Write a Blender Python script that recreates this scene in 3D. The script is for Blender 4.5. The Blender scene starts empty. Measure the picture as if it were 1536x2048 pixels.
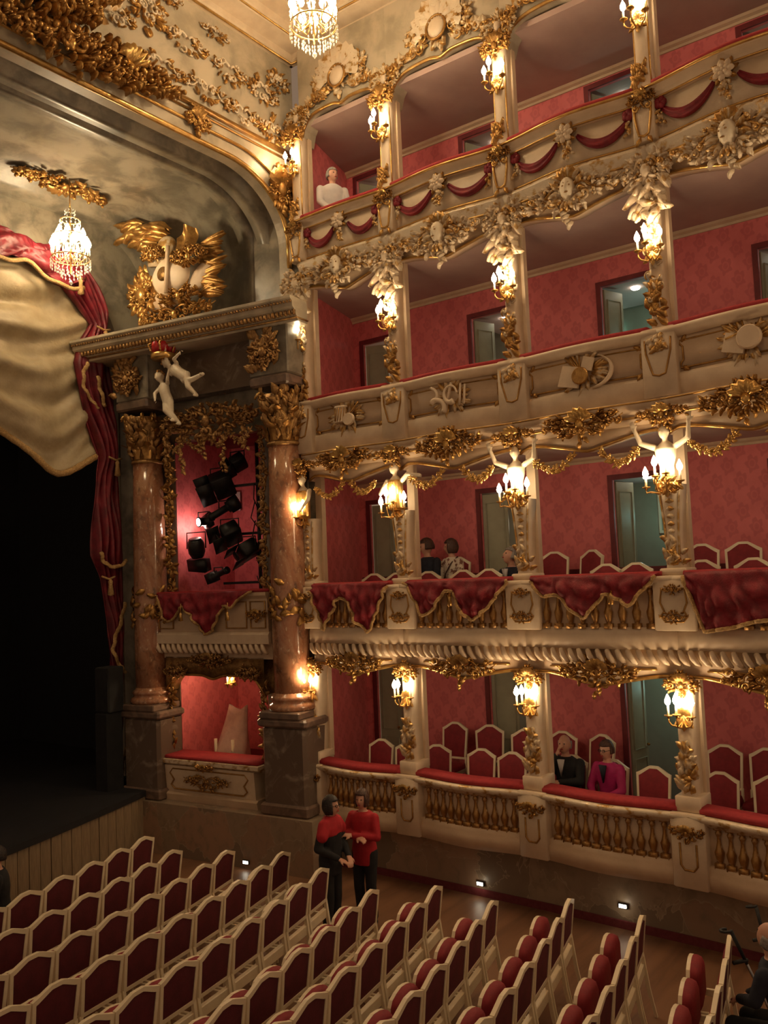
import bpy, bmesh, math, random
import numpy as np
from mathutils import Vector, Matrix

scene = bpy.context.scene
C = scene.collection
PI = math.pi
sin, cos = math.sin, math.cos

# ------------------------------------------------------------------ camera
# theatre axes: X towards the wall of boxes, Y towards the stage, Z up (parterre floor = 0)
CAM_Z = 4.2
YAW, PITCH, ROLL, FPX = math.radians(36.5), math.radians(4.104), math.radians(-2.395), 1717.8
fw = Vector((cos(YAW) * cos(PITCH), sin(YAW) * cos(PITCH), sin(PITCH)))
rt0 = Vector((sin(YAW), -cos(YAW), 0))
up0 = rt0.cross(fw)
rt = cos(ROLL) * rt0 + sin(ROLL) * up0
up = -sin(ROLL) * rt0 + cos(ROLL) * up0
cam = bpy.data.cameras.new('camera')
cam.sensor_fit = 'VERTICAL'; cam.sensor_height = 36; cam.lens = 36 * FPX / 2048
cam.clip_start = .05; cam.clip_end = 100
camo = bpy.data.objects.new('camera', cam); C.objects.link(camo)
camo.matrix_world = Matrix(((rt.x, up.x, -fw.x, 0), (rt.y, up.y, -fw.y, 0), (rt.z, up.z, -fw.z, CAM_Z), (0, 0, 0, 1)))
scene.camera = camo

# ------------------------------------------------------------------ view and light
vs = scene.view_settings
vs.view_transform = 'Standard'; vs.look = 'None'; vs.gamma = 1; vs.use_curve_mapping = False
vs.exposure = 0.15
world = bpy.data.worlds.new('hall'); scene.world = world; world.use_nodes = True
bg = world.node_tree.nodes['Background']
bg.inputs[0].default_value = (1, .64, .40, 1); bg.inputs[1].default_value = .20
SCONCE_W, CHAND_W, WARM = 8.5, 30.0, (1, .64, .33)

def point_light(name, loc, w, col=WARM, r=.08, parent=None):
    l = bpy.data.lights.new(name, 'POINT'); l.energy = w; l.color = col; l.shadow_soft_size = r
    o = bpy.data.objects.new(name, l); C.objects.link(o); o.location = loc
    if parent: o.parent = parent
    return o
# the lustres and candle brackets of the rest of the hall, which the camera has beside and behind it
for x, y, z, w in ((3.6, 1.5, 9.5, 85), (1.2, 6.5, 7.6, 45)):
    point_light('hall_lustre_light', (x, y, z), w, (1, .68, .38), .5)

# ------------------------------------------------------------------ node helpers
class S:                                            # a socket with arithmetic
    def __init__(s, nt, sock): s.nt, s.k = nt, sock
    def op(s, o, b=None, c=None):
        n = s.nt.nodes.new('ShaderNodeMath'); n.operation = o
        s.nt.links.new(s.k, n.inputs[0])
        for i, q in ((1, b), (2, c)):
            if q is None: continue
            if isinstance(q, S): s.nt.links.new(q.k, n.inputs[i])
            else: n.inputs[i].default_value = q
        return S(s.nt, n.outputs[0])
    def __add__(s, b): return s.op('ADD', b)
    def __sub__(s, b): return s.op('SUBTRACT', b)
    def __mul__(s, b): return s.op('MULTIPLY', b)
    def __truediv__(s, b): return s.op('DIVIDE', b)
    def fract(s): return s.op('FRACT')
    def sin(s): return s.op('SINE')
    def cos(s): return s.op('COSINE')
    def abs(s): return s.op('ABSOLUTE')
    def max(s, b): return s.op('MAXIMUM', b)
    def sqrt(s): return s.op('SQRT')
def step(s, lo, hi):
    n = s.nt.nodes.new('ShaderNodeMapRange'); n.interpolation_type = 'SMOOTHSTEP'
    s.nt.links.new(s.k, n.inputs[0]); n.inputs[1].default_value = lo; n.inputs[2].default_value = hi
    return S(s.nt, n.outputs[0])
def newmat(name):
    m = bpy.data.materials.new(name); m.use_nodes = True
    return m, m.node_tree, m.node_tree.nodes['Principled BSDF']
def coords(nt, sc=1.0, vec=None):
    t = nt.nodes.new('ShaderNodeTexCoord')
    mp = nt.nodes.new('ShaderNodeMapping'); nt.links.new(t.outputs['Object'], mp.inputs[0])
    mp.inputs['Scale'].default_value = vec or (sc, sc, sc)
    return mp.outputs[0]
def noise(nt, co, scale, detail=4, rough=.55, dist=0):
    n = nt.nodes.new('ShaderNodeTexNoise'); n.inputs['Scale'].default_value = scale
    n.inputs['Detail'].default_value = detail; n.inputs['Roughness'].default_value = rough
    n.inputs['Distortion'].default_value = dist
    nt.links.new(co, n.inputs['Vector']); return n
def mixc(nt, fac, a, b):
    n = nt.nodes.new('ShaderNodeMix'); n.data_type = 'RGBA'
    if isinstance(fac, S): nt.links.new(fac.k, n.inputs[0])
    else: nt.links.new(fac, n.inputs[0])
    for i, q in ((6, a), (7, b)):
        if isinstance(q, tuple): n.inputs[i].default_value = (*q, 1)
        else: nt.links.new(q, n.inputs[i])
    return n.outputs[2]
def bump(nt, b, height, strength, dist=.02):
    n = nt.nodes.new('ShaderNodeBump'); n.inputs['Strength'].default_value = strength
    n.inputs['Distance'].default_value = dist
    nt.links.new(height, n.inputs['Height']); nt.links.new(n.outputs[0], b.inputs['Normal'])
MAT = {}
def M(name, c1, c2=None, rough=.5, metal=0, scale=6, lo=.35, hi=.65, bmp=0, bscale=None, sheen=0, dist=0, coat=0, vec=None):
    m, nt, b = newmat(name)
    b.inputs['Roughness'].default_value = rough; b.inputs['Metallic'].default_value = metal
    b.inputs['Base Color'].default_value = (*c1, 1)
    if sheen: b.inputs['Sheen Weight'].default_value = sheen; b.inputs['Sheen Roughness'].default_value = .4; b.inputs['Sheen Tint'].default_value = (*c1, 1)
    if coat: b.inputs['Coat Weight'].default_value = coat; b.inputs['Coat Roughness'].default_value = .08
    co = coords(nt, 1, vec)
    if c2:
        n = noise(nt, co, scale, 5, .6, dist)
        nt.links.new(mixc(nt, step(S(nt, n.outputs[0]), lo, hi), c1, c2), b.inputs['Base Color'])
    if bmp:
        n = noise(nt, co, bscale or scale * 4, 3, .6)
        bump(nt, b, n.outputs[0], bmp)
    MAT[name] = m; return m
def emitter(name, col, strength):
    m, nt, b = newmat(name)
    b.inputs['Base Color'].default_value = (*col, 1)
    b.inputs['Emission Color'].default_value = (*col, 1); b.inputs['Emission Strength'].default_value = strength
    MAT[name] = m; return m

M('gold', (.50, .285, .085), (.30, .15, .042), .34, .72, 9, .3, .7, .35, 30)
M('gold_bright', (.70, .44, .15), (.50, .28, .08), .28, .78, 8, .3, .7, .2, 25)
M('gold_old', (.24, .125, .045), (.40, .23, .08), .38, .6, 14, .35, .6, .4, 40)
M('cream', (.66, .50, .34), (.56, .41, .27), .55, 0, 3, .3, .7, .08, 30)
M('cream_pale', (.74, .60, .43), (.64, .50, .35), .5, 0, 4, .3, .7, .05, 30)
M('white_paint', (.86, .75, .54), (.78, .66, .46), .38, 0, 5, .3, .75, .05, 40)
M('plaster', (.52, .37, .32), (.46, .32, .28), .9, 0, 2, .3, .7, .05, 40)
M('velvet', (.27, .012, .024), (.14, .005, .012), .62, 0, 7, .3, .7, .25, 60, sheen=.5)
M('velvet_rail', (.36, .022, .028), (.28, .016, .022), .8, 0, 20, .3, .7, .2, 90, sheen=.4)
M('seat_cloth', (.105, .006, .013), (.075, .004, .009), .8, 0, 12, .3, .7, .15, 120, sheen=.25)
M('seat_cloth_front', (.27, .016, .025), (.21, .011, .019), .72, 0, 12, .3, .7, .15, 120, sheen=.3)
M('curtain_red', (.20, .010, .020), (.085, .003, .008), .5, 0, 5, .3, .7, .15, 30)
M('curtain_cream', (.42, .335, .205), (.33, .255, .15), .5, .05, 4, .3, .7, .2, 30)
M('fringe', (.62, .40, .17), (.42, .25, .09), .6, .2, 40, .35, .6, .8, 120)
M('marble_grey', (.30, .26, .195), (.135, .115, .086), .34, 0, 2.2, .38, .66, .03, 20, dist=.35)
M('marble_pale', (.52, .44, .32), (.35, .295, .21), .4, 0, 2.0, .38, .66, .04, 20, dist=.3)
M('marble_dark', (.135, .095, .070), (.27, .215, .165), .25, 0, 2.6, .50, .70, .03, 20, dist=.9)
M('black_cloth', (.006, .006, .007), (.010, .010, .011), .9)
M('black_metal', (.012, .012, .013), (.02, .02, .022), .42, .3, 10)
M('stage_black', (.006, .006, .009), (.009, .009, .013), .7)
M('corridor', (.34, .33, .24), (.30, .29, .21), .8, 0, 2)
M('door_paint', (.34, .32, .22), (.29, .27, .185), .5, 0, 3)
M('steel', (.5, .5, .5), None, .3, .9)
M('candle_wax', (.85, .76, .58), None, .5)
M('plinth_marble', (.20, .13, .095), (.115, .08, .06), .3, 0, 5, .35, .65, dist=1)
M('linen', (.55, .38, .31), (.45, .30, .25), .9, 0, 5, bmp=.3, bscale=12)
M('skin', (.60, .33, .23), (.54, .28, .19), .5, 0, 12)
M('stone_white', (.74, .64, .48), (.64, .54, .39), .45, 0, 8)
M('hair_black', (.012, .009, .008), (.03, .02, .016), .45, 0, 30, bmp=.5, bscale=80)
M('hair_brown', (.05, .022, .014), (.09, .04, .025), .45, 0, 30, bmp=.5, bscale=80)
M('hair_grey', (.34, .31, .28), (.22, .20, .18), .6, 0, 30, bmp=.5, bscale=80)
M('cloth_black', (.010, .010, .012), (.016, .016, .018), .85, 0, 10)
M('cloth_navy', (.012, .014, .026), (.020, .022, .036), .85, 0, 10)
M('cloth_scarlet', (.42, .012, .022), (.34, .008, .016), .8, 0, 10)
M('cloth_magenta', (.44, .012, .13), (.36, .008, .10), .7, 0, 10)
M('cloth_white', (.62, .58, .56), (.54, .50, .49), .85, 0, 6)
M('cloth_floral', (.66, .57, .46), (.20, .09, .06), .85, 0, 14, .52, .58)
M('spectacle', (.01, .01, .01), None, .3)
M('rubber', (.02, .02, .02), None, .7)
M('red_trim', (.17, .018, .022), (.13, .012, .016), .6, 0, 6)
M('jewel_red', (.45, .02, .025), (.35, .01, .015), .3, 0, 10)
emitter('flame', (1, .80, .50), 60)
emitter('downlight', (1, .93, .78), 12)
emitter('floor_lamp_glass', (1, .90, .70), 14)
emitter('spot_glass', (1, .75, .62), 40)
emitter('tube_light', (.42, 1.0, .86), 3)

def mat_column():
    m, nt, b = newmat('marble_red'); co = coords(nt, 1, (1, 1, .6))
    n1 = noise(nt, co, 3.2, 6, .65, 1.6); n2 = noise(nt, co, 9, 5, .6, .6); n3 = noise(nt, co, 26, 2, .5)
    c = mixc(nt, step(S(nt, n1.outputs[0]), .36, .64), (.30, .125, .065), (.40, .215, .125))
    c = mixc(nt, step(S(nt, n2.outputs[0]), .50, .72), c, (.155, .085, .055))
    c = mixc(nt, step(S(nt, n3.outputs[0]), .60, .75), c, (.50, .34, .22))
    nt.links.new(c, b.inputs['Base Color']); b.inputs['Roughness'].default_value = .14
    MAT['marble_red'] = m
mat_column()
def mat_parapet():                                  # painted breccia of the parterre wall
    m, nt, b = newmat('marble_parterre'); co = coords(nt, 1, (1, 1, .8))
    nd = noise(nt, co, 1.4, 4, .6, .8)
    mx = nt.nodes.new('ShaderNodeMix'); mx.data_type = 'VECTOR'; mx.inputs[0].default_value = .45
    nt.links.new(co, mx.inputs[4]); nt.links.new(nd.outputs['Color'], mx.inputs[5])
    v = nt.nodes.new('ShaderNodeTexVoronoi'); v.inputs['Scale'].default_value = 2.6; nt.links.new(mx.outputs[1], v.inputs['Vector'])
    e = nt.nodes.new('ShaderNodeTexVoronoi'); e.feature = 'DISTANCE_TO_EDGE'; e.inputs['Scale'].default_value = 2.6; nt.links.new(mx.outputs[1], e.inputs['Vector'])
    sp = nt.nodes.new('ShaderNodeSeparateColor'); nt.links.new(v.outputs['Color'], sp.inputs[0])
    c = mixc(nt, step(S(nt, sp.outputs[0]), .2, .8), (.21, .155, .108), (.32, .24, .165))
    c = mixc(nt, step(S(nt, sp.outputs[1]), .6, .9), c, (.37, .235, .155))
    n = noise(nt, co, 7, 5, .6, .5)
    c = mixc(nt, step(S(nt, n.outputs[0]), .45, .75), c, (.23, .175, .12))
    c = mixc(nt, step(S(nt, e.outputs[0]), .012, .0), c, (.38, .30, .21))
    nt.links.new(c, b.inputs['Base Color']); b.inputs['Roughness'].default_value = .38
    MAT['marble_parterre'] = m
mat_parapet()
def mat_damask(name, base, dark, light):
    m, nt, b = newmat(name)
    t = nt.nodes.new('ShaderNodeTexCoord'); sp = nt.nodes.new('ShaderNodeSeparateXYZ'); nt.links.new(t.outputs['Object'], sp.inputs[0])
    x, y, z = (S(nt, sp.outputs[i]) for i in range(3))
    h = (y + x * .85) / .30; v = z / .40
    def lattice(du, dv):
        a = (h + du).fract() - .5; q = (v + dv).fract() - .5
        r = (a * a + q * q * .9).sqrt()
        th = q.op('ARCTAN2', a)
        ed = (th * 5).cos() * .045 + (th * 9).sin() * .02 + .25
        body = step(ed - r, -.03, .03)
        ring = step((r - .12).abs(), .015, .04)
        return body * (ring * .55 + .45)
    p = lattice(0, 0).max(lattice(.5, .5))
    n = noise(nt, t.outputs['Object'], 2.2, 4, .6)
    c = mixc(nt, step(S(nt, n.outputs[0]), .3, .7), base, light)
    c = mixc(nt, p * .55, c, dark)
    nt.links.new(c, b.inputs['Base Color']); b.inputs['Roughness'].default_value = .6
    MAT[name] = m
mat_damask('damask', (.74, .185, .192), (.51, .10, .112), (.64, .145, .152))
def mat_gilt(name, cream, gold, lo, hi, scale):     # stucco with rubbed gilding
    m, nt, b = newmat(name); co = coords(nt)
    n = noise(nt, co, scale, 4, .6, .3); f = step(S(nt, n.outputs[0]), lo, hi)
    nt.links.new(mixc(nt, f, cream, gold), b.inputs['Base Color'])
    nt.links.new((f * .75).k, b.inputs['Metallic']); b.inputs['Roughness'].default_value = .36
    n2 = noise(nt, co, 35, 3, .6); bump(nt, b, n2.outputs[0], .3)
    MAT[name] = m
mat_gilt('parcel_gilt', (.70, .58, .42), (.50, .30, .10), .50, .66, 9)
mat_gilt('parcel_gilt_rich', (.62, .49, .32), (.50, .29, .09), .40, .56, 8)
mat_gilt('baluster_gilt', (.56, .41, .24), (.42, .23, .075), .30, .46, 22)
def mat_wood():
    m, nt, b = newmat('floor_wood'); co = coords(nt, 1, (.35, 3, 1))
    n = noise(nt, co, 4, 5, .6, .5); n2 = noise(nt, co, 1.2, 2)
    c = mixc(nt, step(S(nt, n.outputs[0]), .3, .7), (.20, .10, .052), (.145, .07, .037))
    c = mixc(nt, step(S(nt, n2.outputs[0]), .4, .65), c, (.235, .12, .064))
    nt.links.new(c, b.inputs['Base Color']); b.inputs['Roughness'].default_value = .45
    MAT['floor_wood'] = m
mat_wood()
M('plank_wood', (.27, .195, .115), (.20, .14, .083), .6, 0, 5, vec=(6, 6, .8), bmp=.2, bscale=8)
M('floor_carpet', (.17, .03, .035), (.14, .022, .026), .95, 0, 20)
def mat_crystal():
    m, nt, b = newmat('crystal')
    b.inputs['Base Color'].default_value = (1, .97, .90, 1); b.inputs['Roughness'].default_value = .05
    b.inputs['Transmission Weight'].default_value = .55; b.inputs['IOR'].default_value = 1.5
    MAT['crystal'] = m
mat_crystal()

# ------------------------------------------------------------------ mesh builder
class MB:
    def __init__(s): s.v = []; s.f = []
    def grid(s, rows, cu=False, cv=False):
        b = len(s.v); n, m = len(rows), len(rows[0])
        for r in rows: s.v.extend(tuple(p) for p in r)
        for i in range(n if cu else n - 1):
            for j in range(m if cv else m - 1):
                a, c = b + i * m + j, b + ((i + 1) % n) * m + j
                d, e = b + ((i + 1) % n) * m + (j + 1) % m, b + i * m + (j + 1) % m
                s.f.append((a, c, d, e))
        return b
    def poly(s, pts): b = len(s.v); s.v.extend(tuple(p) for p in pts); s.f.append(tuple(range(b, b + len(pts))))
    def sweep(s, prof, xs, off=lambda x: 0, caps=True):
        rows = [[(x, y + off(x), z) for y, z in prof] for x in xs]
        b = s.grid(rows, cv=True); m = len(prof)
        if caps:
            s.f.append(tuple(range(b, b + m))); e = b + (len(xs) - 1) * m; s.f.append(tuple(range(e + m - 1, e - 1, -1)))
        return s
    def box(s, x0, x1, y0, y1, z0, z1):
        b = len(s.v)
        s.v += [(x, y, z) for z in (z0, z1) for x, y in ((x0, y0), (x1, y0), (x1, y1), (x0, y1))]
        s.f += [tuple(b + i for i in q) for q in ((3, 2, 1, 0), (4, 5, 6, 7), (0, 1, 5, 4), (1, 2, 6, 5), (2, 3, 7, 6), (3, 0, 4, 7))]
        return s
    def bbox(s, x0, x1, y0, y1, z0, z1, c=.01):     # box with chamfered vertical and top edges
        for za, zb, k0, k1 in ((z0, z1 - c, 0, 0), (z1 - c, z1, 0, c)):
            pass
        def ring(z, k):
            X0, X1, Y0, Y1 = x0 + k, x1 - k, y0 + k, y1 - k
            return [(X0 + c, Y0, z), (X1 - c, Y0, z), (X1, Y0 + c, z), (X1, Y1 - c, z), (X1 - c, Y1, z), (X0 + c, Y1, z), (X0, Y1 - c, z), (X0, Y0 + c, z)]
        b = s.grid([ring(z0, c), ring(z0 + c, 0), ring(z1 - c, 0), ring(z1, c)], cv=True)
        s.f.append(tuple(range(b + 7, b - 1, -1))); s.f.append(tuple(range(b + 24, b + 32)))
        return s
    def tube(s, pts, r, n=8, closed=False, caps=True, flat=None):
        P = [Vector(p) for p in pts]; k = len(P)
        R = r if isinstance(r, (list, tuple)) else [r] * k
        rows = []; prev = None
        for i in range(k):
            if closed: t = (P[(i + 1) % k] - P[i - 1])
            else: t = P[min(i + 1, k - 1)] - P[max(i - 1, 0)]
            if t.length < 1e-9: t = Vector((0, 0, 1))
            t.normalize()
            if prev is None:
                a = Vector((0, 1, 0)) if abs(t.y) < .9 else Vector((1, 0, 0))
                u = (a - t * a.dot(t)).normalized()
            else:
                u = prev - t * prev.dot(t)
                u = u.normalized() if u.length > 1e-6 else t.orthogonal().normalized()
            prev = u; w = t.cross(u)
            fl = 1 if flat is None else flat
            rows.append([P[i] + (u * (cos(a) * fl) + w * sin(a)) * R[i] for a in (2 * PI * j / n for j in range(n))])
        b = s.grid(rows, cu=closed, cv=True)
        if caps and not closed:
            s.f.append(tuple(range(b + n - 1, b - 1, -1))); e = b + (k - 1) * n; s.f.append(tuple(range(e, e + n)))
        return s
    def lathe(s, prof, n=16, o=(0, 0, 0), sx=1, sy=1, ribs=0, rd=0):
        rows = [[(o[0] + r * sx * cos(a) * (1 + rd * cos(ribs * a)), o[1] + r * sy * sin(a) * (1 + rd * cos(ribs * a)), o[2] + z) for a in (2 * PI * j / n for j in range(n))] for r, z in prof]
        b = s.grid(rows, cv=True)
        s.f.append(tuple(range(b + n - 1, b - 1, -1))); e = b + (len(prof) - 1) * n; s.f.append(tuple(range(e, e + n)))
        return s
    def ball(s, c, r, n=8, sc=(1, 1, 1)):
        k = max(4, n // 2 + 1)
        rows = [[(c[0] + r * sc[0] * sin(p) * cos(a), c[1] + r * sc[1] * sin(p) * sin(a), c[2] - r * sc[2] * cos(p)) for a in (2 * PI * j / n for j in range(n))] for p in (PI * (i + .02) / (k + .04) for i in range(k + 1))]
        b = s.grid(rows, cv=True)
        s.f.append(tuple(range(b + n - 1, b - 1, -1))); e = b + k * n; s.f.append(tuple(range(e, e + n)))
        return s
    def capsule(s, p0, p1, r0, r1, n=10):
        p0, p1 = Vector(p0), Vector(p1); d = (p1 - p0)
        L = d.length; d = d / L if L > 1e-6 else Vector((0, 0, 1))
        pts, rr = [], []
        for a in (-1.45, -1.1, -.7, -.3): pts.append(p0 + d * r0 * sin(a)); rr.append(r0 * cos(a))
        pts += [p0, p1]; rr += [r0, r1]
        for a in (.3, .7, 1.1, 1.45): pts.append(p1 + d * r1 * sin(a)); rr.append(r1 * cos(a))
        return s.tube(pts, rr, n)
    def prism(s, poly, y0, y1):                     # outline in x,z pushed from y0 to y1
        b = len(s.v); n = len(poly)
        s.v += [(x, y0, z) for x, z in poly] + [(x, y1, z) for x, z in poly]
        s.f.append(tuple(range(b, b + n))); s.f.append(tuple(range(b + 2 * n - 1, b + n - 1, -1)))
        for i in range(n): j = (i + 1) % n; s.f.append((b + j, b + i, b + n + i, b + n + j))
        return s
    # ---- carved ornament, drawn in the x,z plane, standing out towards -y
    def leaf(s, x, z, ang, L, W, curl=.5, dep=.04, y=0.0):
        rows = []; px, pz = x, z
        for i in range(7):
            t = i / 6; a = ang + curl * t
            w = W * max(.04, sin(PI * min(1, .10 + t * .9))) ** .75 * (1 + .22 * cos(2 * PI * 2.5 * t))
            yc = y - dep * (.3 + .9 * sin(PI * t * .75))
            ux, uz = -sin(a), cos(a)
            rows.append([(px + q * w * ux, yc + dep * (.55 * q * q - .12 * (q == 0)), pz + q * w * uz) for q in (-1, -.5, 0, .5, 1)])
            px += L / 6 * cos(a); pz += L / 6 * sin(a)
        s.grid(rows); return s
    def scroll(s, x, z, size, a0, hand=1, turns=1.3, r=.018, dep=.04, y=0.0, n=6, seg=16):
        pts, rr = [], []
        for i in range(seg + 1):
            t = i / seg; a = a0 + hand * turns * 2 * PI * t; R = size * (1 - .88 * t ** .8)
            pts.append((x + R * cos(a), y - dep * (.5 + .7 * t), z + R * sin(a))); rr.append(r * (.35 + .65 * sin(PI * min(1, .15 + t * .8))))
        s.tube(pts, rr, n); s.ball((x + (size * .1) * cos(a), y - dep * 1.25, z + size * .1 * sin(a)), r * 1.25, 6); return s
    def shell(s, x, z, R, a0, a1, ribs=7, dep=.05, y=0.0):
        na = ribs * 2 + 1; rows = []
        for i in range(na):
            a = a0 + (a1 - a0) * i / (na - 1); k = 1 if i % 2 else 0
            rows.append([(x + R * q * (1 + .09 * k * q) * cos(a), y - dep * (.25 + sin(PI * q * .72)) * (.68 + .32 * k), z + R * q * (1 + .09 * k * q) * sin(a)) for q in (.08, .35, .65, .9, 1)])
        s.grid(rows); return s
    def flower(s, x, z, R, y=0.0, petals=5, a0=0):
        for k in range(petals): s.leaf(x, z, a0 + 2 * PI * k / petals, R, R * .42, .0, R * .5, y)
        s.ball((x, y - R * .35, z), R * .3, 6); return s
    def mesh(s, name, smooth=True):
        me = bpy.data.meshes.new(name); me.from_pydata(s.v, [], s.f)
        bm = bmesh.new(); bm.from_mesh(me); bmesh.ops.recalc_face_normals(bm, faces=bm.faces); bm.to_mesh(me); bm.free()
        if smooth: me.polygons.foreach_set('use_smooth', [True] * len(me.polygons))
        me.update(); return me
    def build(s, name, mat, parent=None, loc=None, smooth=True, rz=0, kind=None):
        return put(name, s.mesh(name, smooth), mat, parent, loc, rz, kind)
def put(name, me, mat, parent=None, loc=None, rz=0, kind=None):
    if mat and not me.materials: me.materials.append(MAT[mat] if isinstance(mat, str) else mat)
    o = bpy.data.objects.new(name, me); C.objects.link(o)
    if loc is not None: o.location = loc
    if rz: o.rotation_euler.z = rz
    if parent: o.parent = parent
    if kind: o['kind'] = kind
    return o
def thing(name, label, cat, loc=(0, 0, 0), rz=0, group=None):
    o = bpy.data.objects.new(name, None); C.objects.link(o); o.empty_display_size = .1
    o.location = loc; o.rotation_euler.z = rz; o['label'] = label; o['category'] = cat
    if group: o['group'] = group
    return o
def tag(o, label, cat, group=None):
    o['label'] = label; o['category'] = cat
    if group: o['group'] = group
    return o
def copy_tree(o, parent=None):
    c = o.copy(); C.objects.link(c); c.parent = parent
    for ch in o.children:
        if ch.type != 'EMPTY' or True: copy_tree(ch, c)
    return c
def flatten(mesh_ob): return mesh_ob
def xs(a, b, n): return [a + (b - a) * i / n for i in range(n + 1)]
ORD = ['first', 'second', 'third', 'fourth', 'fifth']
TIER = ['parterre box', 'lower balcony', 'middle balcony', 'top balcony']
# ================================================================== the setting
PX = [9.82, 9.85, 9.84, 9.77, 9.62]; PY = [8.55, 6.87, 5.0, 3.1, 1.2]
FLOORZ = [.65, 3.15, 5.90, 8.80]; CEILZ = [2.95, 5.72, 8.60, 11.2]
BW = 11.5                                            # back wall of the boxes
def struct(name, mb, mat, smooth=False, parent=None, loc=None, rz=0):
    o = mb.build(name, mat, parent, loc, smooth, rz)
    if parent is None: o['kind'] = 'structure'
    return o
def plan_prism(poly, z0, z1):
    m = MB(); n = len(poly)
    m.v += [(x, y, z0) for x, y in poly] + [(x, y, z1) for x, y in poly]
    m.f.append(tuple(range(n - 1, -1, -1))); m.f.append(tuple(range(n, 2 * n)))
    for i in range(n): j = (i + 1) % n; m.f.append((i, j, n + j, n + i))
    return m
struct('floor', MB().box(-2.5, 10.2, -4, 12.2, -.12, 0), 'floor_wood')
# stage
def stage_y(x): t = 8.8 - x; return 11.51 - .36 * t + .02 * t * t
edge = [(x, stage_y(x)) for x in xs(8.85, -.2, 24)]
struct('floor_stage', plan_prism([(x, y - .06) for x, y in edge] + [(-.2, 18), (10.6, 18), (10.6, 12.3), (8.85, 12.3)], .84, .93), 'stage_black')
pit = struct('wall_pit', plan_prism([(x, y + .05) for x, y in edge] + [(x, y + .12) for x, y in reversed(edge)], 0, .84), 'marble_dark')
plank = MB().bbox(-.094, .094, -.03, .03, 0, .835, .006).mesh('plank', False)
x = 8.74; k = 0
rp = random.Random(5)
while x > 3.2 and k < 30:
    y = stage_y(x); a = math.atan2(stage_y(x + .1) - stage_y(x - .1), .2)
    put('plank', plank, 'plank_wood', pit, (x, y - rp.uniform(-.006, .008), 0), a)
    x -= .198 * cos(a); k += 1
struct('wall_stage_back', MB().box(-.2, 10.6, 17.9, 18, .9, 12), 'stage_black')
struct('wall_stage_side', MB().box(10.5, 10.6, 12.9, 18, .9, 12), 'stage_black')
struct('ceiling_stage', MB().box(-.2, 10.6, 12.9, 18, 11.9, 12), 'stage_black')

# proscenium side wall frame: local x to the right when one faces it, y into the wall
SO = Vector((9.5, 8.92, 0)); SE = Vector((-.35, 2.83, 0)).normalized(); SRZ = math.atan2(-SE.y, -SE.x)
def side(x, y, z): c, s = cos(SRZ), sin(SRZ); return (SO.x + c * x - s * y, SO.y + s * x + c * y, z)
def sstruct(name, mb, mat, smooth=False): return struct(name, mb, mat, smooth, None, SO, SRZ)
w = MB()
w.box(-3.7, -2.42, .28, .45, .78, 8.3); w.box(-.5, .45, .28, .45, .78, 8.3)
w.box(-2.42, -.5, .28, .45, 6.55, 8.3); w.box(-2.42, -.5, .28, .45, 2.95, 3.95); w.box(-2.42, -.5, .28, .45, .78, 1.42)
sstruct('wall_proscenium_side', w, 'marble_grey')
sstruct('wall_proscenium_foot', MB().box(-3.6, .62, -.42, .45, 0, .78), 'marble_parterre')
w = MB()
for z0, z1 in ((1.2, 2.97), (3.7, 6.6)):
    w.box(-2.75, -.2, 1.75, 1.85, z0, z1)
w.box(-2.75, -2.41, .29, 1.85, 1.2, 6.6); w.box(-.51, -.2, .29, 1.85, 1.2, 6.6)
sstruct('wall_stage_box', w, 'damask')
w = MB(); w.box(-2.75, -.2, .45, 1.85, 2.97, 3.2); w.box(-2.75, -.2, .45, 1.85, 1.1, 1.2); w.box(-2.75, -.2, .45, 1.85, 6.6, 6.7)
sstruct('floor_stage_box', w, 'red_trim')
# corner pier
struct('wall_pier', plan_prism([(9.80, 8.68), (9.98, 8.60), (10.45, 8.75), (10.3, 9.6), (9.74, 9.6)], 0, 10.4), 'marble_grey')
# proscenium front wall with its arch
def arch(xj, zs, rx, rz, zt=None, n=16, x_end=-2.0, z_foot=8.2):
    cx = xj - rx
    return [(xj, z_foot)] + [(cx + rx * cos(a), zs + rz * sin(a)) for a in (PI / 2 * i / n for i in range(n + 1))] + [(x_end, zs + rz)]
A0 = arch(9.74, 9.35, 1.25, 1.0)
struct('wall_proscenium_front', MB().prism([(9.95, 8.2)] + A0 + [(-2, 12.45), (9.95, 12.45)], 8.85, 9.05), 'marble_pale')
# vault of the proscenium: stepped ribs, then the plain soffit
steps = [(9.05, .10), (9.28, .10), (9.28, -.02), (9.52, -.02), (9.52, .06), (9.62, .06), (9.62, .0), (9.80, .0), (9.80, .13), (10.05, .13), (10.05, .22), (12.15, .22), (12.15, .13), (12.62, .13)]
rows = []
for y, d in steps:
    P = arch(9.80 + d, 9.35, 1.25, 1.0 + d)
    rows.append([(px, y, pz) for px, pz in P])
struct('ceiling_proscenium_vault', (lambda m: (m.grid(rows), m)[1])(MB()), 'marble_grey', True)
A3 = arch(9.30, 8.35, 1.6, 1.35, z_foot=.9)
struct('wall_stage_arch', MB().prism([(10.2, .9)] + A3 + [(-2, 11.2), (10.2, 11.2)], 12.62, 12.85), 'marble_grey')
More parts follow.
